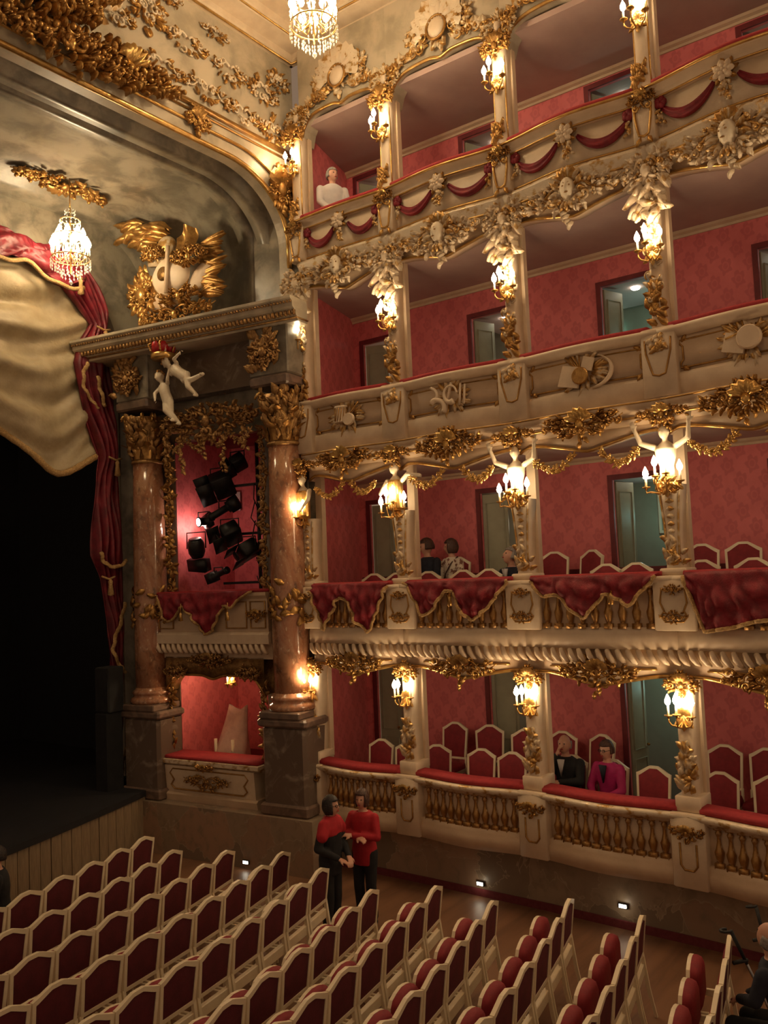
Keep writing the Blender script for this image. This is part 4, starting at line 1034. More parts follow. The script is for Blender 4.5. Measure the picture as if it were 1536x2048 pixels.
# entablature over the two columns
t = sthing('entablature', 'grey marble entablature with dentil cornice carried by the two red columns', 'entablature')
for x in (.06, -2.76): MB().bbox(x - .36, x + .36, -.34, .26, 7.22, 7.96, .02).build('column_block', 'marble_grey', t, None, False)
MB().box(-3.3, .4, .02, .27, 7.22, 7.96).build('frieze', 'marble_dark', t, None, False)
prof = [(.26, 7.94), (-.36, 7.94), (-.38, 8.0), (-.42, 8.03), (-.43, 8.08), (-.49, 8.13), (-.50, 8.20), (-.55, 8.24), (-.55, 8.28), (.26, 8.28)]
m = MB(); skew = lambda x: -.26 * (.6 - x) / 4.5; m.sweep(prof, [-3.68, .30], skew); m.sweep([(min(y, -.12), z) for y, z in prof], [.28, .64], skew); m.build('cornice', 'marble_pale', t, None, False)
d = MB()
for k in range(62): x = -3.66 + 4.28 * k / 61; d.box(x - .02, x + .02, -.46 + skew(x), -.40 + skew(x), 8.02, 8.09)
for k in range(80): x = -3.66 + 4.28 * k / 79; d.ball((x, -.515 + skew(x), 8.20), .022, 6)
o = d.build('dentil_course', 'gold_old', t); o['kind'] = 'stuff'
m = MB(); m.tube([(-3.68, -.385 + skew(-3.68), 7.985), (.64, -.385, 7.985), (.65, -.12, 7.985)], .016, 6); m.build('cornice_gilding', 'gold_old', t)
for x, nm in ((.06, 'right'), (-2.76, 'left')):
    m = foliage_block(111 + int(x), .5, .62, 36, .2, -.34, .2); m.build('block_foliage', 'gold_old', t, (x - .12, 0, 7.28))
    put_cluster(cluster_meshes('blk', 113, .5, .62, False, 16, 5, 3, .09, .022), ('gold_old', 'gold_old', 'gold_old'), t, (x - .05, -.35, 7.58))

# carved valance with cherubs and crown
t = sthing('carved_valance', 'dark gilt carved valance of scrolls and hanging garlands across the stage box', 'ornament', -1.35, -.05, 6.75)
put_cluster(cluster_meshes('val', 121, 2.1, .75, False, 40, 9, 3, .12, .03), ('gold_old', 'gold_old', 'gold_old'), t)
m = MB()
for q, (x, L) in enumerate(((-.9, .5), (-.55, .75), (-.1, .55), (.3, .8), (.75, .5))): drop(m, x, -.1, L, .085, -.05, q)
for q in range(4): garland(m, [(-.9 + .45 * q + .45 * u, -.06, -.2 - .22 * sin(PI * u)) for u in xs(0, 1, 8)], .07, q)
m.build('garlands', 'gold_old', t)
def cherub(label, x, y, z, tilt, legs, arms, seed):
    t = sthing('cherub', label, 'statue', x, y, z, 'white cherubs'); b = MB()
    R = Matrix.Rotation(tilt, 3, 'Y')
    def P(*a): return R @ Vector(a)
    secs = [((0, 0, -.18), .085, .08), ((0, 0, -.1), .095, .085), ((0, -.01, 0), .09, .08), ((0, 0, .1), .10, .075), ((0, 0, .17), .085, .06)]
    rows = []
    for c, rx, ry in secs: rows.append([P(c[0] + rx * cos(a), c[1] + ry * sin(a), c[2]) for a in (2 * PI * j / 14 for j in range(14))])
    g = b.grid(rows, cv=True); b.f.append(tuple(range(g + 13, g - 1, -1))); e = g + 4 * 14; b.f.append(tuple(range(e, e + 14)))
    b.capsule(P(0, 0, .14), P(0, -.01, .23), .04, .035); head(b, P(0, -.02, .31), R @ Matrix.Rotation(.5 * seed, 3, 'Z'), .8)
    for k, s0 in ((arms[0], -.1), (arms[1], .1)):
        b.capsule(P(s0, 0, .14), k[0], .035, .03); b.capsule(k[0], k[1], .03, .022); hand(b, k[1], Vector(k[1]) - Vector(k[0]), (0, -1, 0), .6)
    for k, s0 in ((legs[0], -.05), (legs[1], .05)):
        b.capsule(P(s0, -.01, -.16), k[0], .058, .045); b.capsule(k[0], k[1], .045, .028); b.capsule(k[1], Vector(k[1]) + Vector((.0, -.07, -.01)), .026, .02)
    remeshed(b, 'body', 'stone_white', t, .011)
    h = MB(); rd = random.Random(seed)
    for q in range(22):
        a = rd.uniform(0, 2 * PI); p = rd.uniform(0, 1.5); h.ball(P(0, -.02, .31) + R @ Vector((sin(p) * cos(a) * .07, .02 + sin(p) * sin(a) * .075, .02 + cos(p) * .09)), .024, 6)
    h.build('hair', 'gold_old', t)
cherub('white cherub flying with legs trailing under the red crown', -1.62, -.42, 7.50, -.95, [((.28, -.04, -.16), (.50, -.02, -.10)), ((.22, -.06, -.26), (.38, -.04, -.42))], [((-.22, -.06, .26), (-.20, -.1, .36)), ((-.02, -.1, .2), (.1, -.12, .26))], 1)
cherub('white cherub with bowed head hanging below the crown', -1.98, -.36, 7.22, -.35, [((.10, -.12, -.30), (.22, -.06, -.46)), ((.16, -.06, -.34), (.30, -.02, -.52))], [((-.18, -.06, .02), (-.12, -.12, -.08)), ((.12, -.08, .2), (.16, -.1, .3))], -1)
t = sthing('crown', 'large red and gold royal crown held by the cherubs', 'crown', -1.95, -.42, 7.86)
MB().lathe([(.18, -.1), (.2, -.08), (.2, -.02), (.18, 0), (.17, -.02), (.17, -.08)], 24).build('band', 'gold_bright', t)
for k in range(6): a = 2 * PI * k / 6 + .3; MB().ball((.12 * cos(a), .12 * sin(a), .10), .11, 12, (.8, .8, 1.1)).build('red_cap_lobe', 'jewel_red', t)
m = MB()
for k in range(6):
    a = 2 * PI * k / 6; pts = [((.19 + .06 * sin(u * 2.2)) * cos(a) * (1 - .85 * max(0, u - .5) * 2), (.19 + .06 * sin(u * 2.2)) * sin(a) * (1 - .85 * max(0, u - .5) * 2), .24 * u) for u in xs(0, 1, 8)]
    m.tube(pts, .014, 6); [m.ball(p, .02, 6) for p in pts[1::2]]
m.ball((0, 0, .28), .035, 8); m.build('arches', 'gold_bright', t)

# gilded frames of the two stage-box openings
def strip(path, seed, sz, mat, name, label, group):
    rd = random.Random(seed); t = sthing(name, label, 'ornament', 0, 0, 0, group); l, s = MB(), MB()
    for i, (x, y, z) in enumerate(path):
        s.scroll(x, z, sz * .5, rd.uniform(0, 6), rd.choice((1, -1)), 1.2, sz * .13, sz * .4, y)
        for q in range(3): l.leaf(x, z, rd.uniform(0, 6.28), sz * rd.uniform(.8, 1.3), sz * .3, rd.uniform(-1, 1), sz * .4, y)
    s.build('scrollwork', mat, t); l.build('foliage', mat, t); return t
strip([(-2.38 + .03 * (i % 2), .1, 4.1 + .135 * i) for i in range(19)], 5, .15, 'gold', 'frame_carving', 'gilt foliage strip up the curtain side of the upper stage box', 'stage box frames')
strip([(-.44, .12, 4.1 + .135 * i) for i in range(19)], 6, .13, 'gold_old', 'frame_carving', 'gilt foliage strip up the pier side of the upper stage box', 'stage box frames')
strip([(-2.42 + .04 * sin(i), .06, 1.5 + .11 * i) for i in range(10)], 7, .14, 'gold', 'frame_carving', 'gilt foliage strip up the curtain side of the lower stage box', 'stage box frames')
strip([(-.50, .06, 1.55 + .11 * i) for i in range(10)], 8, .12, 'gold_old', 'frame_carving', 'gilt foliage strip up the pier side of the lower stage box', 'stage box frames')
# upper box front
t = sthing('parapet', 'cream stage-box parapet between the red columns with rope moulding', 'parapet')
MB().sweep(rrect(-.12, .28, 4.0, 4.05, .02), xs(-2.55, -.3, 6)).build('velvet_rail', 'velvet_rail', t)
MB().sweep([(-.06, 3.38), (-.08, 3.9), (-.12, 3.95), (-.12, 4.0), (.28, 4.0), (.28, 3.38)], [-2.55, -.3]).build('panel', 'cream', t, None, False)
MB().sweep([(-.12, 3.22), (-.13, 3.36), (-.1, 3.4), (.28, 3.4), (.28, 3.22)], [-2.6, -.26]).build('plinth', 'cream_pale', t, None, False)
for k in range(20): put('gadroon', GAD, 'cream_pale', t, (-2.55 + 2.24 * (k + .5) / 20, -.06, 3.15))
MB().box(-2.6, -.28, -.0, .28, 2.98, 3.24).build('fascia', 'cream', t, None, False)
m = MB()
for xa, xb in ((-2.5, -2.2), (-.62, -.34), (-1.1, -.7)): MB().tube([(xa, -.085, 3.46), (xb, -.085, 3.46), (xb, -.09, 3.86), (xa, -.09, 3.86)], .012, 6, closed=True).build('panel_frame', 'gold', t)
put_cluster(cluster_meshes('ped', 61), GO, t, (-.48, -.1, 3.66)); put_cluster(cluster_meshes('ped', 61), GO, t, (-2.35, -.1, 3.66))
t = sthing('balcony_drape', 'dark crimson velvet drape with gold fringe over the stage-box rail', 'drape')
drape(t, [(0, .06), (.10, .46), (.16, .44), (.28, .22), (.36, .34), (.50, .66), (.58, .60), (.66, .36), (.72, .22), (.80, .26), (.88, .12), (1, .02)], -2.45, -.5, lambda x: 0, 4.03, -.13, 31)
for x in (-1.9, -.95):
    m = MB(); m.tube([(x, -.22, 3.86), (x, -.23, 3.72)], .008, 6); m.lathe([(.01, 0), (.028, -.02), (.022, -.05), (.04, -.13), (.0, -.14)], 10, (x, -.23, 3.72)); m.build('tassel', 'gold_bright', t)
# lower box: scalloped gilt head, panel
t = sthing('carved_pelmet', 'gilded scalloped head of the lower stage box with carved crest', 'ornament')
m = MB(); X = xs(-2.46, -.46, 30)
def zh(x): u = (x + 1.46) / 1.0; return 2.72 - .28 * max(0, (abs(u) - .7) / .3) ** 2 - .06 * math.exp(-(u / .14) ** 2)
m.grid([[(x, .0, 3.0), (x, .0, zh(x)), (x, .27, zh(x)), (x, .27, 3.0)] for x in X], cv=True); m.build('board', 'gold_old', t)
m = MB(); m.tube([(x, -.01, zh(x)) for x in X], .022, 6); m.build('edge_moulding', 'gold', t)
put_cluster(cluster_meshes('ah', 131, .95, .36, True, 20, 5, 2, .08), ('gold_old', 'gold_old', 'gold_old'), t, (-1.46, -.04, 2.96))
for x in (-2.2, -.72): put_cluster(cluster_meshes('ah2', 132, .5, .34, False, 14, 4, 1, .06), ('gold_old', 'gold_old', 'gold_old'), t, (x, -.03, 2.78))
t = sthing('parapet', 'cream lower stage-box front with gilt cartouche in a moulded frame', 'parapet')
MB().sweep(rrect(-.2, .28, 1.42, 1.47, .02), xs(-2.42, -.5, 6)).build('velvet_rail', 'velvet_rail', t)
MB().sweep([(-.16, 1.32), (-.24, 1.36), (-.24, 1.42), (.28, 1.42), (.28, 1.32)], [-2.48, -.44]).build('coping', 'parcel_gilt', t, None, False)
MB().sweep([(-.16, .9), (-.20, 1.32), (.28, 1.32), (.28, .9)], [-2.36, -.56]).build('panel', 'cream_pale', t, None, False)
MB().sweep([(-.2, .78), (-.22, .88), (-.18, .91), (.28, .91), (.28, .78)], [-2.42, -.5]).build('plinth', 'cream', t, None, False)
m = MB(); q = [(-2.15, .96), (-.77, .96), (-.70, 1.02), (-.76, 1.1), (-.68, 1.2), (-.74, 1.27), (-2.18, 1.27), (-2.24, 1.2), (-2.16, 1.1), (-2.22, 1.02)]
m.tube([(x, -.19, z) for x, z in q], .013, 6, closed=True); m.build('panel_frame', 'gold', t)
put_cluster(cluster_meshes('lp', 133, .95, .34, False, 14, 7, 1, .05, .016), ('gold_old', 'gold', 'gold'), t, (-1.46, -.2, 1.12))
put_cluster(cluster_meshes('lp2', 134, .4, .2, True, 8, 3, 1, .05, .014), GO, t, (-1.46, -.25, 1.33))
# draped chair in the lower box
t = sthing('draped_chair', 'chair shrouded in a pale pink dust sheet in the lower stage box', 'draped chair', -1.78, .75, 1.2)
m = MB(); rows = []
for i in range(15):
    v = i / 14; r = []
    for j in range(28):
        a = 2 * PI * j / 28; k = 1 + .07 * sin(a * 7 + v * 4) * v + .04 * sin(a * 13 + 1)
        rx = (.19 + .14 * v ** 1.3) * k; ry = (.07 + .24 * v ** 1.2) * k
        r.append((rx * cos(a) + .09 * (1 - v), ry * sin(a) + .12 * (1 - v), .02 + .86 * (1 - v) + .05 * cos(2 * a) * (1 - v)))
    rows.append(r)
b = m.grid(rows, cv=True); m.f.append(tuple(range(b + 27, b - 1, -1))); m.build('dust_sheet', 'linen', t)
m = MB(); [m.box(x - .02, x + .02, y - .02, y + .02, 0, .4) for x in (-.18, .18) for y in (-.16, .16)]; m.build('chair_legs', 'white_paint', t)
o = sconce('pair of small lit candles hanging at the head of the lower stage box', side(-1.5, .5, 2.62), SRZ, [(-.05, -.06, -.1), (.06, -.06, -.08)], 'stage box lights', 20)
# upper box: stage lanterns on a black boom
t = sthing('lighting_boom', 'black upright pipe carrying the stage lanterns', 'pipe', -.95, .62, 3.2)
MB().tube([(0, 0, 0), (0, 0, 3.25)], .03, 10).build('pipe', 'black_metal', t); MB().lathe([(.0, 0), (.2, 0), (.2, .03), (.05, .05), (.04, .12), (.0, .12)], 16).build('foot', 'black_metal', t)
for z in (.95, 1.75, 2.55): MB().box(-.75, .06, -.03, .03, z - .02, z + .02).build('cross_arm', 'black_metal', t, None, False)
m = MB(); [m.tube([(.03, -.03, .3 + .3 * k), (.10 * sin(k), -.08, .5 + .3 * k), (-.04, -.04, .75 + .3 * k)], .009, 6) for k in range(7)]; m.build('cable', 'rubber', t)
def lantern(label, x, y, z, ax, L, r, kind, glow=False):
    t = sthing('stage_lantern', label, 'stage light', x, y, z, 'stage lanterns')
    A = Vector(ax).normalized(); q = Vector((0, 0, 1)).rotation_difference(A)
    def put_r(m, nm, mt, par=t): m.v = [tuple(q @ Vector(v)) for v in m.v]; return m.build(nm, mt, par)
    if kind == 'profile':
        put_r(MB().lathe([(.0, -L * .5), (r * 1.25, -L * .5), (r * 1.3, -L * .12), (r * .8, -L * .1), (r * .8, L * .38), (r, L * .4), (r, L * .5), (r * .8, L * .5), (.0, L * .46)], 18), 'barrel', 'black_metal')
        put_r(MB().box(-r * 1.4, r * 1.4, -r * 1.4, r * 1.4, -L * .5, -L * .2), 'lamp_house', 'black_metal')
    elif kind == 'flood':
        put_r(MB().bbox(-r * 1.3, r * 1.3, -r, r, -L * .4, L * .3, .02), 'lamp_house', 'black_metal')
        for sg in (-1, 1): put_r(MB().box(-r * 1.3, r * 1.3, sg * r - .006, sg * r + .006, L * .3, L * .8), 'barn_door', 'black_metal')
    else:
        put_r(MB().lathe([(.0, -L * .5), (r * .7, -L * .46), (r, -L * .2), (r, L * .25), (r * .8, L * .45), (.0, L * .5)], 18), 'head', 'black_metal'); put_r(MB().box(-r * 1.3, r * 1.3, -r * .6, r * .6, -L * 1.15, -L * .55), 'base_box', 'black_metal')
    m = MB(); m.tube([(-r * 1.45, 0, 0), (-r * 1.45, 0, r * 1.9), (r * 1.45, 0, r * 1.9), (r * 1.45, 0, 0)], .012, 6); m.build('yoke', 'black_metal', t)
    gl = MB().lathe([(.0, L * .50), (r * .78, L * .50), (r * .7, L * .52), (.0, L * .53)], 16); put_r(gl, 'lens', 'spot_glass' if glow else 'black_metal')
    return t
lantern('big black flood with open barn doors, topmost on the lighting boom', -1.62, .5, 5.78, (-.75, -.55, -.35), .5, .15, 'flood')
lantern('black profile spot pointing down left under the big flood', -1.5, .42, 5.36, (-.85, -.4, -.5), .55, .075, 'profile')
lantern('glowing lantern against the red wall of the stage box', -2.05, .55, 5.20, (-.3, -.9, -.1), .22, .085, 'profile', True)
lantern('tangle-mounted black lantern in the middle of the boom', -1.42, .45, 4.95, (-.6, -.7, -.4), .42, .13, 'flood')
lantern('low black lantern close to the red column', -1.05, .42, 4.66, (-.4, -.8, -.45), .42, .12, 'flood')
lantern('black moving-head lantern standing on the stage-box rail', -2.1, .4, 4.75, (.1, -.3, .95), .34, .14, 'head')
lantern('flat black lantern lying along the stage-box rail', -1.6, .35, 4.30, (.9, -.2, .25), .5, .06, 'profile')
lantern('small black lantern high on the boom near the valance', -1.3, .55, 6.12, (-.6, -.6, -.5), .34, .10, 'flood')
point_light('lantern_glow', side(-2.12, .62, 5.12), 16, (1, .62, .5), .06)
o = tag(MB().box(-.11, .11, -.008, .008, -.17, .17).build('paper_notice', 'cloth_white', None, side(-2.3, 1.70, 5.62), False, SRZ), 'pale paper notice on the red wall behind the lanterns', 'notice')
t = sthing('loudspeaker', 'black loudspeaker standing on the ledge beside the curtain column', 'speaker', -3.22, -.50, 2.16)
MB().bbox(-.16, .16, -.16, .16, 0, .72, .015).build('cabinet', 'black_cloth', t, None, False); MB().box(-.14, .14, -.168, -.158, .03, .69).build('grille', 'black_metal', t, None, False)
MB().bbox(-.17, .12, -.17, .17, -1.38, 0, .02).build('stand', 'black_cloth', t, None, False)

# trophy above the entablature
t = sthing('trophy', 'great gilded trophy of plumes, lute, shields and books above the entablature', 'relief', -1.95, .05, 9.35)
pl = MB(); rd = random.Random(8)
for q in range(34):
    u = q / 33; pl.leaf(-.15 - .8 * u + rd.uniform(-.1, .1), .55 + .35 * u * (1 - .2 * u) + rd.uniform(-.14, .2), PI * .92 + rd.uniform(-.5, .35), rd.uniform(.3, .48), .075, rd.uniform(.4, 1.5), .12, -.08 * rd.random())
pl.build('plumes', 'gold', t)
fe = MB()
for q in range(30):
    a = -.35 + .85 * q / 29; fe.leaf(.35 + .1 * rd.random(), -.1 + rd.uniform(-.45, .5), a * .9 - .12, rd.uniform(.4, .62), .06, rd.uniform(-.5, .2), .08, -.03)
fe.build('wing_feathers', 'gold', t)
m = MB(); m.grid([[(.05 + .40 * u, -.16 - .05 * sin(u * 9 + v * 3) - .04 * sin(v * 6), .02 + .62 * v * (1 - .5 * abs(u - .45)) + .12 * u) for u in xs(0, 1, 14)] for v in xs(0, 1, 10)]); m.build('quiver_banner', 'gold', t)
m = MB(); m.ball((-.2, -.12, .42), .2, 12, (1, .6, .9)); m.prism([(-.62, .42), (-.32, .40), (-.25, .12), (-.6, .16)], -.16, -.08); m.build('helmet_and_book', 'parcel_gilt_rich', t)
m = MB(); rows = []
for i in range(11):
    p = PI * i / 10 / 2; rows.append([(-.12 + .36 * cos(a) * sin(p) * (1.08 + .06 * cos(2 * a)), -.12 - .14 * cos(p), -.1 + .33 * sin(a) * sin(p) * (1 + .05 * cos(3 * a))) for a in (2 * PI * j / 28 for j in range(28))])
m.grid(rows, cv=True); m.build('lute_body', 'cream_pale', t)
m = MB(); m.tube([(-.12 + .38 * cos(a), -.12, -.1 + .35 * sin(a)) for a in xs(0, 2 * PI - .22, 27)], .022, 6, closed=True); m.build('lute_rim', 'gold', t)
MB().lathe([(.0, -.01), (.11, -.01), (.12, 0), (.0, 0)], 20).build('sound_hole', 'gold_old', t, (-.18, -.262, -.08)).rotation_euler.x = PI / 2
m = MB(); m.prism([(-.13, -.42), (-.07, -.42), (.0, .35), (-.06, .37)], -.30, -.26); m.build('lute_neck', 'cream', t)
m = MB(); m.ball((-.28, -.03, -.42), .4, 18, (.95, .12, .42)); m.build('round_shield', 'cream', t)
m = MB(); m.ball((.46, -.06, -.20), .36, 18, (.78, .16, .55)); [m.v.__setitem__(i, (v[0], v[1], v[2] + (v[0] - .46) * .55)) for i, v in enumerate(m.v)]; m.build('long_shield', 'cream', t)
put_cluster(cluster_meshes('tr1', 141, 1.7, .6, False, 34, 8, 2, .10, .024), GO, t, (-.1, -.02, -.72))
put_cluster(cluster_meshes('tr2', 142, .5, 1.1, False, 24, 5, 2, .08, .02), GO, t, (-.85, -.01, -.25)); put_cluster(cluster_meshes('tr3', 143, .8, .5, False, 22, 6, 1, .10, .02), GO, t, (.35, -.16, .12)); put_cluster(cluster_meshes('tr4', 144, .9, .45, False, 22, 6, 1, .10, .02), GO, t, (.1, -.14, -.48)); put_cluster(cluster_meshes('tr5', 145, .5, .4, False, 16, 4, 1, .08, .016), GO, t, (-.42, -.2, .3))

# ================================================================== proscenium front wall and vault carvings
def fthing(name, label, cat, x, z, y=8.85, group=None): return thing(name, label, cat, (x, y, z), 0, group)
g = MB(); A = arch(9.74, 9.35, 1.25, 1.0, z_foot=9.0)
g.tube([(x - .01, 8.83, z + .01) for x, z in A], .04, 8); g.tube([(x + .17, 8.83, z + .24) for x, z in A[6:]], .022, 8)
tag(g.build('arch_moulding', 'gold_bright', None), 'double gilt moulding following the proscenium arch', 'moulding')
g = MB(); g.tube([(-2, 8.83, 10.86), (9.85, 8.83, 10.86)], .045, 8); g.tube([(-2, 8.835, 10.76), (9.8, 8.835, 10.76)], .018, 8)
tag(g.build('wall_moulding', 'gold', None), 'straight gilt moulding across the wall above the proscenium arch', 'moulding')
for x, z, w_, h_, sd, lb in ((7.9, 10.62, .42, .5, 151, 'gilt leaf clasp on the proscenium arch moulding'), (9.55, 10.2, .32, .9, 152, 'tall gilt leaf spray at the foot of the proscenium arch curve')):
    ornament('leaf_clasp', lb, 'ornament', cluster_meshes('cl%d' % sd, sd, w_, h_, True, 18, 4, 3, .07), GG, (x, 8.82, z), 0)
rd = random.Random(17)
spots = [(7.3, 11.15, .9, .5), (8.1, 11.15, .9, .55), (8.8, 11.1, .8, .5), (9.45, 11.1, .7, .55), (7.75, 11.7, .8, .55), (8.55, 11.65, .7, .5), (9.25, 11.65, .6, .6), (7.1, 11.85, .55, .8), (9.6, 11.95, .45, .5), (6.6, 11.5, .6, .5), (8.3, 12.1, .6, .3), (7.45, 12.2, .5, .3)]
words = ['curling', 'broad', 'small', 'corner', 'feathery', 'rounded', 'spiky', 'tall hanging', 'cornice-corner', 'thin', 'flat upper', 'short upper']
for q, (x, z, w_, h_) in enumerate(spots):
    t = fthing('stucco_scroll', '%s cream and gilt stucco spray on the wall above the proscenium moulding' % words[q], 'ornament', x, z, 8.84, 'proscenium wall stucco')
    sc_, lf_, ce_ = cluster(160 + q, w_, h_, False, 9, 3, 1, .06, .018)
    sc_.build('scrollwork', 'parcel_gilt', t); lf_.build('foliage', 'gold', t)
# the great cartouche at the crown of the arch
t = fthing('arch_cartouche', 'massive gilded cartouche with drapery and volutes hanging over the proscenium arch', 'ornament', 5.9, 10.95, 8.75)
put_cluster(cluster_meshes('big', 171, 2.5, .72, False, 60, 12, 4, .16, .035), GO, t, (-.1, 0, -.28)); put_cluster(cluster_meshes('big2', 172, 1.7, .66, True, 50, 10, 4, .18, .03), GO, t, (.72, -.02, -.22)); put_cluster(cluster_meshes('big3', 173, 1.5, .8, True, 50, 9, 3, .20, .035), GO, t, (-.45, -.04, .2)); put_cluster(cluster_meshes('big4', 174, 1.0, .7, False, 34, 7, 3, .16, .03), GO, t, (.1, -.02, .62))
m = MB(); m.tube([(-.55, -.22, .55), (-.58, -.3, .2), (-.72, -.34, -.02), (-.95, -.3, -.08)], [.05, .05, .06, .05], 10); m.ball((-.52, -.22, .58), .07, 10); m.build('drapery_roll', 'gold_bright', t)
m = MB(); m.ball((.45, -.0, .75), .3, 16, (1, .3, .9)); m.build('medallion', 'parcel_gilt', t)
m = MB(); rows = [[(.0 + .5 * u + .1 * sin(6 * v), -.12 - .08 * sin(9 * u + 3 * v), .95 - .9 * v + .2 * u) for u in xs(0, 1, 12)] for v in xs(0, 1, 10)]; m.grid(rows); m.build('drapery', 'gold_old', t)
# vault rosette over the stage chandelier
t = thing('ceiling_rosette', 'gilded openwork rosette on the grey proscenium vault above the hanging lustre', 'ornament', (7.65, 11.65, 10.53), 0)
a_, b_, c_ = cluster(181, 1.7, .75, True, 26, 7, 1, .08, .026)
for mm, nm in ((a_, 'scrollwork'), (b_, 'foliage'), (c_, 'shell')):
    mm.v = [(x, z * .9, y) for x, y, z in mm.v]; mm.build(nm, 'gold', t)

# ================================================================== lustres
def lustre(label, loc, s, chain, ch_w):
    t = thing('chandelier', label, 'chandelier', loc, 0, 'crystal chandeliers')
    f = MB()
    for r, z in ((.30, .0), (.27, .36), (.15, .64)): f.tube([(r * s * cos(a), r * s * sin(a), z * s) for a in xs(0, 2 * PI - .26, 23)], .010, 6, closed=True)
    f.tube([(0, 0, -.25 * s), (0, 0, .85 * s)], .012, 8); f.build('frame', 'gold_bright', t)
    MB().tube([(0, 0, .85 * s), (0, 0, chain)], .010, 6).build('chain', 'gold', t)
    d = MB(); rd = random.Random(3)
    def oct_(p, r, h):
        b = len(d.v); d.v += [(p[0] + r, p[1], p[2]), (p[0], p[1] + r, p[2]), (p[0] - r, p[1], p[2]), (p[0], p[1] - r, p[2]), (p[0], p[1], p[2] + h), (p[0], p[1], p[2] - h)]
        for i in range(4): j = (i + 1) % 4; d.f += [(b + i, b + j, b + 4), (b + j, b + i, b + 5)]
    for r, z, n, k in ((.31, -.04, 26, 3), (.24, -.14, 20, 2), (.15, -.24, 14, 2), (.28, .34, 24, 3), (.16, .62, 14, 2), (.30, .16, 20, 2), (.08, .80, 8, 2)):
        for i in range(n):
            a = 2 * PI * i / n + z
            for q in range(k): oct_((r * s * cos(a), r * s * sin(a), (z - q * .055) * s), .014 * s, .027 * s)
    oct_((0, 0, -.40 * s), .04 * s, .05 * s)
    o = d.build('crystal_drops', 'crystal', t, None, False); o['kind'] = 'stuff'
    for i in range(10):
        a = 2 * PI * i / 10; r = .27 * s
        ar = MB().tube([(.05 * cos(a), .05 * sin(a), .05), (r * .6 * cos(a), r * .6 * sin(a), -.04), (r * cos(a), r * sin(a), .06)], .008, 6).build('arm', 'gold_bright', t)
        put('candle', CANDLE, 'candle_wax', ar, (r * cos(a), r * sin(a), .06)); fl = put('flame', FLAME, 'flame', ar, (r * cos(a), r * sin(a), .17))
        fl.scale = (1.5, 1.5, 1.4)
    for i in range(8):
        a = 2 * PI * i / 8; r = .20 * s; fl = put('flame', FLAME, 'flame', t, (r * cos(a), r * sin(a), .34 * s)); fl.scale = (1.3, 1.3, 1.3)
    for z in (-.32, .35): point_light('lustre_light', (0, 0, z * s), ch_w * .5, (1, .78, .48), .2, t)
    return t
lustre('blazing crystal chandelier hanging under the ceiling cornice', (7.75, 6.5, 10.95), .95, 1.95, CHAND_W)
lustre('crystal chandelier hanging from the proscenium vault beside the curtain', (7.62, 11.45, 9.25), .95, 1.28, CHAND_W * .5)

# ================================================================== stage curtain
def edge_at(T, z):
    for (z0, a0, b0), (z1, a1, b1) in zip(T, T[1:]):
        if z <= z0 and z >= z1: s = (z0 - z) / (z0 - z1); return a0 + (a1 - a0) * s, b0 + (b1 - b0) * s
    return T[-1][1:]
t = thing('stage_curtain', 'crimson curtain gathered in puffs with gold fringe beside the stage opening', 'curtain', (0, 12.42, 0))
T = [(9.75, 7.55, 8.45), (9.3, 7.95, 8.75), (8.9, 8.35, 8.92), (8.62, 8.62, 8.90), (8.3, 8.42, 8.92), (7.9, 8.30, 8.96), (7.4, 8.40, 9.02), (6.9, 8.55, 9.08), (6.35, 8.72, 9.10), (6.1, 8.66, 9.10), (5.4, 8.62, 9.14), (4.7, 8.58, 9.16), (4.35, 8.72, 9.14), (3.6, 8.84, 9.14), (2.8, 8.88, 9.08), (2.0, 8.88, 9.04), (.95, 8.84, 9.04)]
rows = []; nz = 110
for i in range(nz + 1):
    z = 9.75 - (9.75 - .95) * i / nz; a, b = edge_at(T, z); r = []
    for j in range(41):
        u = j / 40; amp = .05 + .03 * sin(z * 3)
        r.append((a + (b - a) * u, -amp * sin(u * 34 + 1.2 * sin(z * 1.7) + z * .6) - .03 * sin(u * 13 - z * 4) - .10 * sin(PI * u) * (1 + .5 * sin(z * 4.1)), z))
    rows.append(r)
m = MB(); m.grid(rows); o = m.build('drape', 'curtain_red', t); o.modifiers.new('thick', 'SOLIDIFY').thickness = .015
for pts in ([(8.42, 7.9), (8.33, 7.7), (8.34, 7.45), (8.50, 7.25), (8.62, 7.15)], [(8.60, 7.7), (8.66, 7.45), (8.74, 7.2)], [(8.60, 4.75), (8.66, 4.58), (8.82, 4.50), (9.0, 4.52), (9.12, 4.62)], [(9.06, 3.9), (8.98, 3.6), (8.84, 3.3), (8.80, 3.1), (8.94, 2.85), (9.06, 2.72)], [(9.02, 1.5), (8.94, 1.2), (8.90, .98)]):
    f = MB(); P = []; 
    for (x0, z0), (x1, z1) in zip(pts, pts[1:]): P += [(x0 + (x1 - x0) * k / 6, -.21 - .02 * sin(k), z0 + (z1 - z0) * k / 6) for k in range(6)]
    P.append((pts[-1][0], -.21, pts[-1][1])); f.tube(P, [.034 + .008 * (k % 2) for k in range(len(P))], 8, flat=.5); f.build('fringe', 'fringe', t)
for x, z in ((8.72, 8.50), (8.90, 6.30), (8.25, 9.28), (8.72, 4.3)):
    f = MB(); f.tube([(x - .12, -.22, z + .05), (x, -.25, z), (x + .14, -.22, z + .04)], .018, 6); f.lathe([(.012, 0), (.04, -.04), (.03, -.09), (.055, -.26), (.0, -.28)], 10, (x + .03, -.25, z)); f.build('tassel', 'fringe', t)
